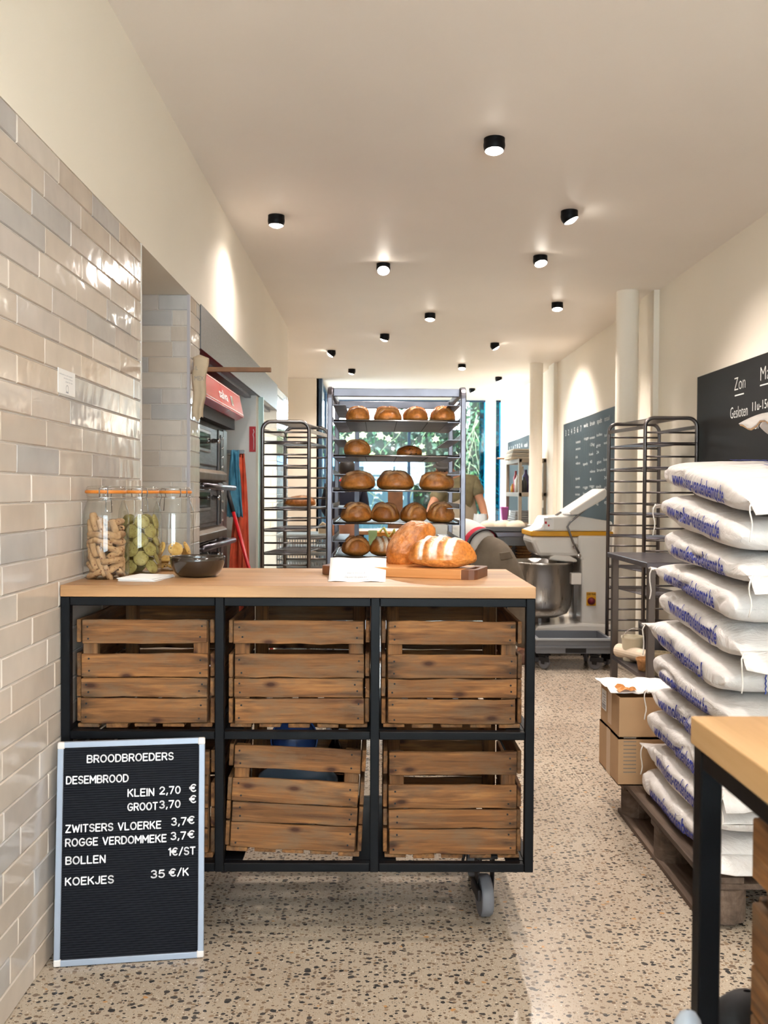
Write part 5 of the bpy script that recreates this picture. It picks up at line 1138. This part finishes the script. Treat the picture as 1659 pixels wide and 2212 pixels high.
# raised lid on rods
T = Matrix.Translation((1.66, Yc - .1, 1.23)) @ Matrix.Rotation(R(-32), 4, 'Y')
MB().prism([(-.17, -.02), (-.12, -.045), (.12, -.05), (.17, -.03), (.17, .02), (-.17, .012)], -.2, .2, T).build('lid', M['white_enamel'], mx, bevel=.012)
MB().tube([(1.72, Yc - .25, 1.23), (1.60, Yc - .26, 1.13), (1.525, Yc - .262, 1.065), (1.505, Yc - .262, 1.03), (1.555, Yc - .262, .90), (1.60, Yc - .262, .82)], .009, 8).build('lid_rod', M['steel_m'], mx, smooth=True)
MB().tube([(1.62, Yc + .05, 1.20), (1.47, Yc + .05, 1.11)], .009, 8).build('lid_rod', M['steel_m'], mx, smooth=True)
MB().lathe([(.022, 0), (.022, .03), (.001, .032)], 16, (1.57, Yc - .235, .875), Matrix.Rotation(PI / 2, 3, 'X')).lathe([(.016, 0), (.016, .035), (.001, .036)], 16, (1.60, Yc - .235, .80), Matrix.Rotation(PI / 2, 3, 'X')).build('rod_joint', M['chrome'], mx, smooth=True)
sw = MB().box(1.67, 1.745, Yc - .232, Yc - .221, .40, .475).build('switch_plate', M['yellow'], mx, bevel=.003)
MB().box(1.67, 1.745, Yc - .230, Yc - .221, .478, .508).build('voltage_label', M['yellow'], mx)
g = MB(); flat_text(g, '230 Volt', (1.673, Yc - .2312, .486), (1, 0, 0), (0, 0, 1), .069, .016, .02); g.build('voltage_text', M['rubber'], mx)
MB().lathe([(.030, 0), (.030, .012), (.022, .014), (.020, .035), (.001, .036)], 20, (1.7075, Yc - .232, .438), Matrix.Rotation(PI / 2, 3, 'X')).build('switch_knob', plain('dark_red_knob', '6e1222', .4), mx, smooth=True)

# dolly in front
dl = th('crate_dolly', 'grey plastic dolly on castors standing in front of the dough mixer', 'dolly', (1.5, 6.88, 0))
x0, x1, y0, y1 = 1.167, 1.718, 6.66, 7.06
MB().box(x0, x1, y0, y0 + .02, .125, .235).box(x0, x1, y1 - .02, y1, .125, .235).box(x0, x0 + .02, y0 + .02, y1 - .02, .125, .235).box(x1 - .02, x1, y0 + .02, y1 - .02, .125, .235).box(x0 + .02, x1 - .02, y0 + .02, y1 - .02, .125, .145).build('tray', M['grey_plastic'], dl)
for z in (.165, .222): MB().box(x0 - .008, x1 + .008, y0 - .008, y0, z, z + .014).box(x0 - .008, x0, y0, y1, z, z + .014).build('rib', M['lgrey_plastic'] if z > .2 else M['grey_plastic'], dl)
MB().box(1.38, 1.53, y0 - .005, y0, .13, .165).build('grip', M['dark_hole'], dl)
for i, (x, y) in enumerate(((x0 + .07, y0 + .06), (x1 - .11, y0 + .05), (x0 + .07, y1 - .06), (x1 - .11, y1 - .06))): castor(dl, x, y, .125, R((35, 60, 80, -20)[i]), r=.05, wid=.026)

# ------------------------------------------------------------------ steel workbench in the bakery
wb = th('bakery_bench', 'long stainless steel workbench behind the bending baker', 'table', (.9, 8.6, 0))
MB().box(.0, 1.72, 8.2, 9.0, .90, .94).build('bench_top', M['steel'], wb, bevel=.004); MB().box(.02, 1.70, 8.22, 8.24, .82, .90).build('apron_panel', M['steel_brush'], wb)
MB().box(.05, 1.68, 8.93, 8.95, .23, .9).build('added_dark_sheet', M['steel_d'], wb); MB().box(.05, 1.68, 8.28, 8.93, .64, .665).build('shelf', M['steel'], wb); MB().box(.05, 1.68, 8.28, 8.95, .2, .225).build('shelf', M['steel'], wb)  # steel_d sheet at the rear is added to darken the view behind the baskets
for x in (.05, 1.66):
    for y in (8.27, 8.94): MB().box(x - .02, x + .02, y - .02, y + .02, 0, .9).build('leg', M['steel_d'], wb)
dt = th('dough_tray', 'steel tray of pale dough pieces on the bakery bench', 'tray', (1.14, 8.45, .94))
MB().box(.93, 1.38, 8.28, 8.6, .945, .985).build('tray', M['steel_brush'], dt, bevel=.004)
for i, (x, y) in enumerate(((1.01, 8.40), (1.13, 8.42), (1.25, 8.40), (1.06, 8.52), (1.19, 8.53), (1.31, 8.52))):
    m = MB(); m.grid(lambda a, b: Vector((.07 * math.cos(2 * PI * a / 18) * math.cos(PI / 2 * b / 6), .055 * math.sin(2 * PI * a / 18) * math.cos(PI / 2 * b / 6), .055 * math.sin(PI / 2 * b / 6))), 18, 7, True)
    o = m.build('dough_piece', M['dough'], local=True, smooth=True); o.location = (x, y, .9855); tag(o, 'pale round piece of dough, %s on the steel tray' % ('front left', 'front middle', 'front right', 'back left', 'back middle', 'back right')[i], 'dough', 'dough pieces on the bench tray')
for sx, n in ((1.18, 6), (1.36, 5)):
    for k in range(n):
        m = MB().lathe([(.05, 0), (.075, .018), (.079, .026), (.07, .022), (.045, .006), (.001, .005)], 24); o = m.build('proofing_basket', M['wicker'], local=True, smooth=True); o.location = (sx, 8.5, .6655 + k * .0275)
        tag(o, 'round wicker proofing basket in the %s stack under the bench' % ('taller' if n == 6 else 'shorter'), 'basket', 'proofing baskets under the bench')
o = MB().box(1.52, 1.69, 8.46, 8.72, .9405, 1.02).box(1.53, 1.68, 8.47, 8.71, 1.02, 1.03).build('wooden_box', plain('orange_wood', 'bf7e42', .6, 0, 12, .15), bevel=.003); tag(o, 'small orange wooden box on the bench behind the mixer', 'box')
sc_ = th('bench_scale', 'white bench scale with sloping sides next to the mixer panel', 'scale', (1.45, 8.3, .94))
MB().prism([(1.40, .94), (1.52, .94), (1.545, 1.0), (1.375, 1.0)], 8.24, 8.36).build('body', M['white_enamel'], sc_, bevel=.006); MB().box(1.37, 1.55, 8.23, 8.37, 1.001, 1.009).build('pan', M['white_enamel'], sc_, bevel=.003)
bagm = MB(); bagm.grid(lambda i, j: Vector((.985 + (.075 + .012 * math.sin(i * 1.7)) * math.cos(2 * PI * i / 18) * (1 - .25 * j / 8), 8.75 + .05 * math.sin(2 * PI * i / 18) * (1 - .3 * j / 8), .9405 + .15 * j / 8 + .008 * math.sin(i * 2.2))), 18, 9, True)
tag(bagm.build('carrier_bag', plain('translucent_white_bag', 'e2e7ea', .4), smooth=True), 'thin white carrier bag standing on the bench by the window pier', 'bag')
for x, y, hx, hz, lab in ((.42, 8.62, .10, .16, 'tall kraft carton on the bench behind the loaves'), (.60, 8.70, .09, .13, 'lower kraft carton on the bench beside the baker in the cap')):
    o = MB().box(x - hx, x + hx, y - .07, y + .07, .9405, .9405 + hz).box(x - hx * .9, x + hx * .9, y - .072, y - .07, .9405 + hz * .3, .9405 + hz * .34).build('kraft_carton', M['kraft'], bevel=.004); tag(o, lab, 'carton')
# wooden post and small table near the window
o = MB().box(.12, .29, 10.4, 10.5, 0, 1.30).build('wooden_post', M['brown_wood'], bevel=.004); tag(o, 'dark brown wooden post in front of the garden window', 'post')
ft = th('folding_table', 'small wooden table with pale edge seen through the bread rack', 'table', (.0, 7.6, 0))
MB().box(-.17, .18, 7.3, 7.8, .955, .985).build('table_top', M['oak'], ft, bevel=.003)
for x in (-.13, .14):
    for y in (7.34, 7.76): MB().box(x - .018, x + .018, y - .018, y + .018, 0, .955).build('leg', M['rubber'], ft)
gb = th('gift_bag', 'orange paper gift bag with yellow ribbon behind the bread rack', 'bag', (.09, 7.2, 0))
MB().prism([(-.02, .60), (.17, .60), (.18, .985), (-.03, .985)], 7.10, 7.22).build('bag', plain('orange_paper', 'd68b2e', .6), gb, bevel=.004)
MB().tube([(.02, 7.09, .99), (.05, 7.08, 1.02), (.09, 7.08, .95), (.13, 7.08, 1.01), (.14, 7.09, .90), (.11, 7.085, .86)], .012, 6).build('ribbon', plain('yellow_ribbon', 'd9d06a', .6), gb, smooth=True)
MB().prism([(-.05, .62), (.0, .62), (.0, 1.0), (-.07, 1.0)], 7.098, 7.104).build('tissue', plain('green_tissue', 'a9c78e', .7), gb)
o = MB().box(-.06, .2, 7.02, 7.28, 0, .025).box(-.06, .2, 7.02, 7.28, .57, .60).box(-.05, -.02, 7.03, 7.27, .025, .57).box(.16, .19, 7.03, 7.27, .025, .57).build('low_stool', M['brown_wood']); tag(o, 'low wooden stool under the orange gift bag', 'stool')

# ------------------------------------------------------------------ taupe shelf unit at the back right
su = th('shelf_unit', 'taupe plastic shelf unit behind the farther round column', 'shelf', (2.0, 12.5, 0))
for x in (1.86, 2.18):
    for y in (11.95, 13.1): MB().box(x - .022, x + .022, y - .03, y + .03, 0, 1.74).build('post', M['taupe'], su, bevel=.006)
for z in (.25, .85, 1.245, 1.69): MB().box(1.84, 2.2, 11.92, 13.13, z, z + .055).build('shelf', M['taupe'], su, bevel=.004)
rn = random.Random(12)
for k in range(5):
    o = MB().box(1.76 + .006 * k, 2.12, 12.05 + rn.uniform(0, .05), 12.75, 1.746 + k * .026, 1.769 + k * .026).build('folded_linen', plain('linen_%d' % k, ('cfc2ae', 'b9b2a6', 'd8cdbb', 'a8a39a', 'cabfae')[k], .9, 0, 20, .06), bevel=.006); tag(o, 'folded linen cloth, %s in the pile on top of the shelf unit' % ('lowest', 'second lowest', 'middle', 'second from the top', 'topmost')[k], 'cloth', 'linen pile on the shelf unit')
rp = th('rolling_pin', 'wooden rolling pin poking out beside the linen pile on the shelf unit', 'rolling pin', (1.8, 12.9, 1.75)); MB().tube([(1.80, 12.9, 1.775), (2.1, 12.95, 1.775)], .028, 16).build('roller', M['brown_wood'], rp); MB().tube([(1.68, 12.88, 1.775), (1.80, 12.9, 1.775)], .013, 10).build('handle', M['brown_wood'], rp)
for i, (y, h, r_, c, lb_) in enumerate(((13.0, .12, .03, 'd9a23c', 'short yellow jar'), (12.85, .30, .035, 'b8434a', 'tall red and white bottle'), (12.7, .22, .04, '4a2c1e', 'dark brown bottle'), (12.5, .24, .05, 'e2ddd4', 'white canister'), (12.3, .35, .05, 'd8cdbd', 'tall cream carton'), (12.12, .30, .045, '3d3260', 'purple and dark carton'), (12.0, .2, .04, '262626', 'black tin'))):
    m = MB().lathe([(.001, 0), (r_, 0), (r_, h * .7), (r_ * .45, h * .85), (r_ * .45, h), (.001, h)], 16); o = m.build('shelf_bottle', plain('bottle_%d' % i, c, .4), local=True, smooth=True); o.location = (1.92 + .02 * (i % 3), y, 1.3005); tag(o, lb_ + ' on the middle board of the shelf unit', 'bottle')
for k in range(5):
    o = MB().box(1.82 + .004 * k, 2.14, 12.15, 12.8 - .03 * k, .9055 + k * .03, .932 + k * .03).build('folded_towel', M['grey_cloth'], bevel=.008); tag(o, 'grey folded towel, %s in the pile on the lower shelf board' % ('lowest', 'second lowest', 'middle', 'second from the top', 'topmost')[k], 'towel', 'grey towels on the shelf unit')
o = MB().prism([(1.77, .905), (1.84, .905), (1.86, 1.09), (1.75, 1.10)], 12.95, 13.05).build('purple_bag', M['purple'], bevel=.01); tag(o, 'pinkish purple bag at the far end of the shelf unit', 'bag')
nt = MB().box(1.99, 2.08, 11.90, 11.915, .98, 1.20).box(2.12, 2.16, 11.90, 11.915, 1.1, 1.2).build('hanging_note', M['paper']); tag(nt, 'white note hanging from the middle board of the shelf unit', 'note')

# ------------------------------------------------------------------ stacked grey plastic crates behind the left rack
for k in range(7):
    t = th('bread_crate', 'grey plastic bread crate, number %s from the floor behind the bright tube rack' % ('one', 'two', 'three', 'four', 'five', 'six', 'seven')[k], 'crate', (-.6, 7.6, k * .137), 'stacked grey bread crates')
    x0, x1, y0, y1, z0, z1 = -.80, -.405, 7.3, 7.88, k * .137, k * .137 + .134; w_ = .006
    m = MB().box(x0, x1, y0, y1, z0, z0 + .006)
    for a, b in ((z0, z0 + .022), (z1 - .03, z1), (z0 + .062, z0 + .074)): m.box(x0, x1, y0, y0 + w_, a, b).box(x0, x1, y1 - w_, y1, a, b).box(x0, x0 + w_, y0 + w_, y1 - w_, a, b).box(x1 - w_, x1, y0 + w_, y1 - w_, a, b)
    for i in range(20):
        x = x0 + (x1 - x0) * i / 19; m.box(x - .005 + (.005 if i == 0 else -.005 if i == 19 else 0), x + .005 + (.005 if i == 0 else -.005 if i == 19 else 0), y0, y0 + w_, z0 + .022, z1 - .03)
    for i in range(1, 20): y = y0 + (y1 - y0) * i / 20; m.box(x1 - w_, x1, y - .006, y + .006, z0 + .022, z1 - .03)
    m.build('lattice_body', M['lgrey_plastic'], t)
    MB().box(x0 - .008, x1 + .008, y0 - .008, y0, z1 - .014, z1).box(x1, x1 + .008, y0, y1, z1 - .014, z1).build('rim', plain('pale_rim', 'c3c7c8', .45) if k == 0 else bpy.data.materials['pale_rim'], t)
o = MB().prism([(-.47, .96), (-.41, .96), (-.405, 1.03), (-.44, 1.055), (-.475, 1.02)], 7.32, 7.42).build('paper_sack', M['kraft'], bevel=.006); tag(o, 'small brown paper bag on top of the grey bread crates', 'paper bag')

# ------------------------------------------------------------------ people
def skin(name, joints, edges, mat, parent=None, sub=2, root=0):
    me = bpy.data.meshes.new(name); o = bpy.data.objects.new(name, me); off = WL.get(parent.name, Vector()) if parent else Vector()
    me.from_pydata([tuple(Vector(j[0]) - off) for j in joints], edges, []); me.update(); link(o, parent)
    o.modifiers.new('skin', 'SKIN').use_smooth_shade = True
    if not me.skin_vertices: me.skin_vertices.new()
    for sv, j in zip(me.skin_vertices[0].data, joints): r = j[1]; sv.radius = r if isinstance(r, tuple) else (r, r)
    me.skin_vertices[0].data[root].use_root = True
    md = o.modifiers.new('sub', 'SUBSURF'); md.levels = sub; md.render_levels = sub
    bpy.context.view_layer.update(); dg = bpy.context.evaluated_depsgraph_get(); nm = bpy.data.meshes.new_from_object(o.evaluated_get(dg)); o.modifiers.clear(); o.data = nm; nm.materials.clear(); nm.materials.append(mat)
    nm.polygons.foreach_set('use_smooth', [True] * len(nm.polygons)); return o
def ell(name, c, r, mat, parent, rot=None, n=20):
    m = MB(); Rm = rot or Matrix.Identity(3)
    m.grid(lambda i, j: Vector(c) + Rm @ Vector((r[0] * math.cos(2 * PI * i / n) * math.sin(PI * (j + .02) / 12.04), r[1] * math.sin(2 * PI * i / n) * math.sin(PI * (j + .02) / 12.04), -r[2] * math.cos(PI * (j + .02) / 12.04))), n, 13, True); return m.build(name, mat, parent, smooth=True)
def face(parent, c, d, s=1.):
    """eyes, nose, mouth, ears on a head at c looking along d"""
    c = Vector(c); d = Vector(d).normalized(); u = Vector((0, 0, 1)); u = (u - d * u.dot(d)).normalized(); r = d.cross(u)
    for k in (-1, 1): ell('eye', c + d * .083 * s + r * k * .032 * s + u * .005 * s, (.010, .010, .008), M['hair'], parent); ell('ear', c + r * k * .078 * s - u * .01, (.014, .014, .03), M['skin'], parent)
    ell('nose', c + d * .095 * s - u * .02 * s, (.014, .014, .022), M['skin'], parent); ell('mouth', c + d * .086 * s - u * .055 * s, (.022, .012, .006), plain('lips', '9a5a4c', .5) if 'lips' not in bpy.data.materials else bpy.data.materials['lips'], parent)
def hand(parent, wrist, d, side, curl=.35, s=1.):
    """palm with four fingers and thumb"""
    w0 = Vector(wrist); d = Vector(d).normalized(); side = Vector(side); side = (side - d * side.dot(d)).normalized(); nrm = d.cross(side); js = [(w0, .022), (w0 + d * .045, (.030, .016)), (w0 + d * .085, (.034, .014))]; ed = [(0, 1), (1, 2)]
    for k, ln in enumerate((.068, .078, .072, .056)):
        b = w0 + d * .085 + side * (-.030 + .020 * k); p1 = b + d * ln * .5 - nrm * curl * .02; p2 = b + d * ln * (1 - curl * .3) - nrm * curl * .055; i = len(js); js += [(b, .0105), (p1, .009), (p2, .007)]; ed += [(2, i), (i, i + 1), (i + 1, i + 2)]
    b = w0 + d * .03 + side * -.03; i = len(js); js += [(b, .012), (b + d * .03 - side * .03, .011), (b + d * .055 - side * .036 - nrm * .01, .008)]; ed += [(1, i), (i, i + 1), (i + 1, i + 2)]
    return skin('hand', js, ed, M['skin'], parent, 1)
# baker bending over
p2 = th('person', 'baker bending forward with back turned, khaki cargo trousers, pale shirt and black belt', 'person', (1.03, 7.1, 0))
hip = Vector((.87, 7.08, .86)); sh_ = Vector((.57, 7.55, 1.02)); bd = (sh_ - hip).normalized()
skin('body', [(hip, .07), ((.74, 7.28, .95), .07), (sh_, .08), ((.49, 7.64, 1.0), .055), ((.43, 7.70, .96), .085), ((.39, 7.74, .91), .075),
  ((.95, 7.04, .74), .08), ((1.07, 7.0, .50), .055), ((1.13, 7.06, .09), .04), ((1.10, 6.98, .04), .035),
  ((.80, 7.14, .72), .08), ((.93, 7.26, .50), .055), ((.98, 7.33, .09), .04), ((.95, 7.25, .04), .035),
  ((.44, 7.46, 1.0), .05), ((.37, 7.48, .81), .042), ((.33, 7.62, .66), .034), ((.70, 7.64, 1.0), .05), ((.70, 7.76, .81), .042), ((.64, 7.86, .66), .034)],
  [(0, 1), (1, 2), (2, 3), (3, 4), (4, 5), (0, 6), (6, 7), (7, 8), (8, 9), (0, 10), (10, 11), (11, 12), (12, 13), (2, 14), (14, 15), (15, 16), (2, 17), (17, 18), (18, 19)], M['skin'], p2)
skin('trousers', [(hip, (.165, .155)), (hip + bd * .17, (.16, .145)), ((.97, 7.03, .74), .13), ((1.075, 7.0, .52), .098), ((1.12, 7.04, .22), .082), ((1.135, 7.06, .09), .075), ((.82, 7.15, .73), .125), ((.94, 7.26, .50), .095), ((.97, 7.31, .22), .08), ((.985, 7.33, .09), .073)],
  [(0, 1), (0, 2), (2, 3), (3, 4), (4, 5), (0, 6), (6, 7), (7, 8), (8, 9)], M['trouser'], p2)
ba = bd.cross(Vector((0, 0, 1))).normalized(); bb_ = ba.cross(bd)
skin('shirt', [(hip + bd * .03, (.135, .125)), (hip + bd * .14, (.155, .14)), ((.70, 7.36, .975), (.17, .14)), (sh_, (.17, .12)), ((.50, 7.63, 1.01), .07), ((.44, 7.46, 1.0), .085), ((.39, 7.47, .87), .07), ((.37, 7.49, .80), .062), ((.70, 7.64, 1.0), .085), ((.70, 7.73, .87), .068)], [(0, 1), (1, 2), (2, 3), (3, 4), (3, 5), (5, 6), (6, 7), (3, 8), (8, 9)], M['shirt'], p2)
def band(name, s0, s1, rx, rz, mat):
    m = MB(); n = 40
    m.grid(lambda i, j: hip + bd * (s0, s0, s1, s1)[j] + ba * math.cos(2 * PI * i / n) * rx * (.93, 1, 1, .93)[j] + bb_ * math.sin(2 * PI * i / n) * rz * (.93, 1, 1, .93)[j], n, 4, True); m.build(name, mat, p2, smooth=True, bevel=.003)
band('belt', .075, .105, .152, .138, M['rubber']); band('waistband', .10, .16, .146, .132, M['redcloth'])
MB().prism([(.93, .84), (1.01, .85), (1.035, .80), (.94, .785)], 6.945, 6.96).build('pocket_flap', M['trouser'], p2, bevel=.004)
for x, y in ((1.115, 7.0), (.965, 7.27)): MB().prism([(x - .045, .0), (x + .045, .0), (x + .045, .07), (x, .10), (x - .045, .07)], y - .13, y + .11).build('shoe', plain('brown_shoe', '6b4a38', .6) if 'brown_shoe' not in bpy.data.materials else bpy.data.materials['brown_shoe'], p2, bevel=.02)
ell('hair', (.43, 7.70, .975), (.095, .095, .095), M['hair'], p2); hand(p2, (.33, 7.62, .66), (-.2, .3, -1), (1, 0, 0)); hand(p2, (.64, 7.86, .66), (-.1, .3, -1), (1, 0, 0)); face(p2, (.40, 7.73, .93), (-.45, .65, -.55))
# baker in the cap
p1 = th('person', 'baker in a grey cap, olive shirt and beige apron leaning on the bench', 'person', (.84, 9.45, 0))
skin('body', [((.86, 9.5, .93), .11), ((.85, 9.45, 1.15), .12), ((.82, 9.36, 1.36), .11), ((.75, 9.31, 1.46), .055), ((.685, 9.27, 1.54), .082), ((.665, 9.25, 1.60), .078),
  ((.78, 9.52, .86), .08), ((.78, 9.53, .48), .055), ((.78, 9.58, .09), .04), ((.78, 9.47, .04), .035), ((.95, 9.52, .86), .08), ((.95, 9.53, .48), .055), ((.95, 9.58, .09), .04), ((.95, 9.47, .04), .035),
  ((.98, 9.36, 1.40), .055), ((1.06, 9.28, 1.18), .045), ((1.07, 9.02, 1.03), .034), ((.64, 9.33, 1.34), .055), ((.55, 9.22, 1.16), .045), ((.50, 9.0, 1.06), .034)],
  [(0, 1), (1, 2), (2, 3), (3, 4), (4, 5), (0, 6), (6, 7), (7, 8), (8, 9), (0, 10), (10, 11), (11, 12), (12, 13), (2, 14), (14, 15), (15, 16), (2, 17), (17, 18), (18, 19)], M['skin'], p1)
skin('shirt', [((.86, 9.49, 1.0), (.175, .14)), ((.85, 9.45, 1.18), (.185, .14)), ((.82, 9.37, 1.36), (.18, .12)), ((.77, 9.32, 1.44), .08), ((.985, 9.36, 1.40), .085), ((1.04, 9.31, 1.25), .072), ((.64, 9.33, 1.33), .085), ((.575, 9.26, 1.2), .07)], [(0, 1), (1, 2), (2, 3), (2, 4), (4, 5), (2, 6), (6, 7)], M['olive'], p1)
skin('trousers', [((.86, 9.51, .92), (.17, .14)), ((.78, 9.53, .80), .11), ((.78, 9.54, .48), .09), ((.78, 9.58, .1), .075), ((.95, 9.53, .80), .11), ((.95, 9.54, .48), .09), ((.95, 9.58, .1), .075)], [(0, 1), (1, 2), (2, 3), (0, 4), (4, 5), (5, 6)], M['navy'], p1)
m = MB(); m.grid(lambda i, j: Vector((.86 + (-.5 + i / 10) * (.26 + .12 * min(1, j / 5)) - .03 * (1 - j / 12), 9.27 + .07 * abs(i / 10 - .5) * 2 - .02 * math.sin(PI * j / 12) + .08 * j / 12, 1.36 - .80 * j / 12)), 11, 13); m.build('apron', M['apron'], p1, smooth=True, thick=.006)
ell('cap', (.683, 9.27, 1.575), (.098, .108, .085), M['cap'], p1); MB().lathe([(.06, 0), (.10, -.004), (.10, .004), (.06, .008)], 24, (.655, 9.215, 1.56), Matrix.Rotation(R(18), 3, 'X')).build('cap_visor', M['cap'], p1, smooth=True)
face(p1, (.675, 9.255, 1.53), (-.35, -.85, -.35)); hand(p1, (1.07, 9.02, 1.03), (0, -.9, -.42), (1, 0, 0), .3); hand(p1, (.50, 9.0, 1.06), (-.3, -.9, -.35), (1, 0, 0), .4)
for x in (.78, .95): MB().box(x - .045, x + .045, 9.40, 9.64, 0, .09).build('shoe', M['rubber'], p1, bevel=.02)
# person in navy by the window
p3 = th('person', 'person in dark navy clothes with a red scarf standing behind the rack near the window', 'person', (-.36, 10.2, 0))
skin('body', [((-.36, 10.2, .93), .11), ((-.36, 10.2, 1.15), .12), ((-.36, 10.2, 1.33), .11), ((-.35, 10.22, 1.43), .055), ((-.34, 10.23, 1.52), .08), ((-.34, 10.23, 1.58), .076), ((-.45, 10.2, .86), .08), ((-.45, 10.2, .48), .055), ((-.45, 10.22, .09), .04), ((-.27, 10.2, .86), .08), ((-.27, 10.2, .48), .055), ((-.27, 10.22, .09), .04),
  ((-.53, 10.2, 1.34), .055), ((-.57, 10.22, 1.1), .045), ((-.50, 10.42, .98), .034), ((-.19, 10.2, 1.34), .055), ((-.15, 10.22, 1.1), .045), ((-.22, 10.42, .98), .034)],
  [(0, 1), (1, 2), (2, 3), (3, 4), (4, 5), (0, 6), (6, 7), (7, 8), (0, 9), (9, 10), (10, 11), (2, 12), (12, 13), (13, 14), (2, 15), (15, 16), (16, 17)], M['skin'], p3)
skin('jacket', [((-.36, 10.2, .90), (.19, .15)), ((-.36, 10.2, 1.15), (.19, .15)), ((-.36, 10.2, 1.33), (.19, .13)), ((-.35, 10.21, 1.41), .085), ((-.53, 10.2, 1.33), .09), ((-.57, 10.22, 1.1), .072), ((-.51, 10.40, .99), .055), ((-.19, 10.2, 1.33), .09), ((-.15, 10.22, 1.1), .072), ((-.21, 10.40, .99), .055)], [(0, 1), (1, 2), (2, 3), (2, 4), (4, 5), (5, 6), (2, 7), (7, 8), (8, 9)], M['navy'], p3)
skin('trousers', [((-.36, 10.2, .90), (.165, .13)), ((-.45, 10.2, .78), .105), ((-.45, 10.2, .48), .085), ((-.45, 10.22, .1), .07), ((-.27, 10.2, .78), .105), ((-.27, 10.2, .48), .085), ((-.27, 10.22, .1), .07)], [(0, 1), (1, 2), (2, 3), (0, 4), (4, 5), (5, 6)], M['navy'], p3)
ell('hair', (-.34, 10.215, 1.565), (.098, .105, .10), M['hair'], p3); MB().lathe([(.075, 0), (.10, .02), (.09, .05), (.06, .055)], 24, (-.35, 10.21, 1.38)).build('scarf', M['red'], p3, smooth=True)
for s in (-1, 1): hand(p3, (-.36 + s * .14, 10.42, .98), (0, .9, -.3), (1, 0, 0))
for x in (-.45, -.27): MB().box(x - .045, x + .045, 10.14, 10.38, 0, .09).build('shoe', M['rubber'], p3, bevel=.02)
face(p3, (-.34, 10.24, 1.53), (.1, 1, -.1))
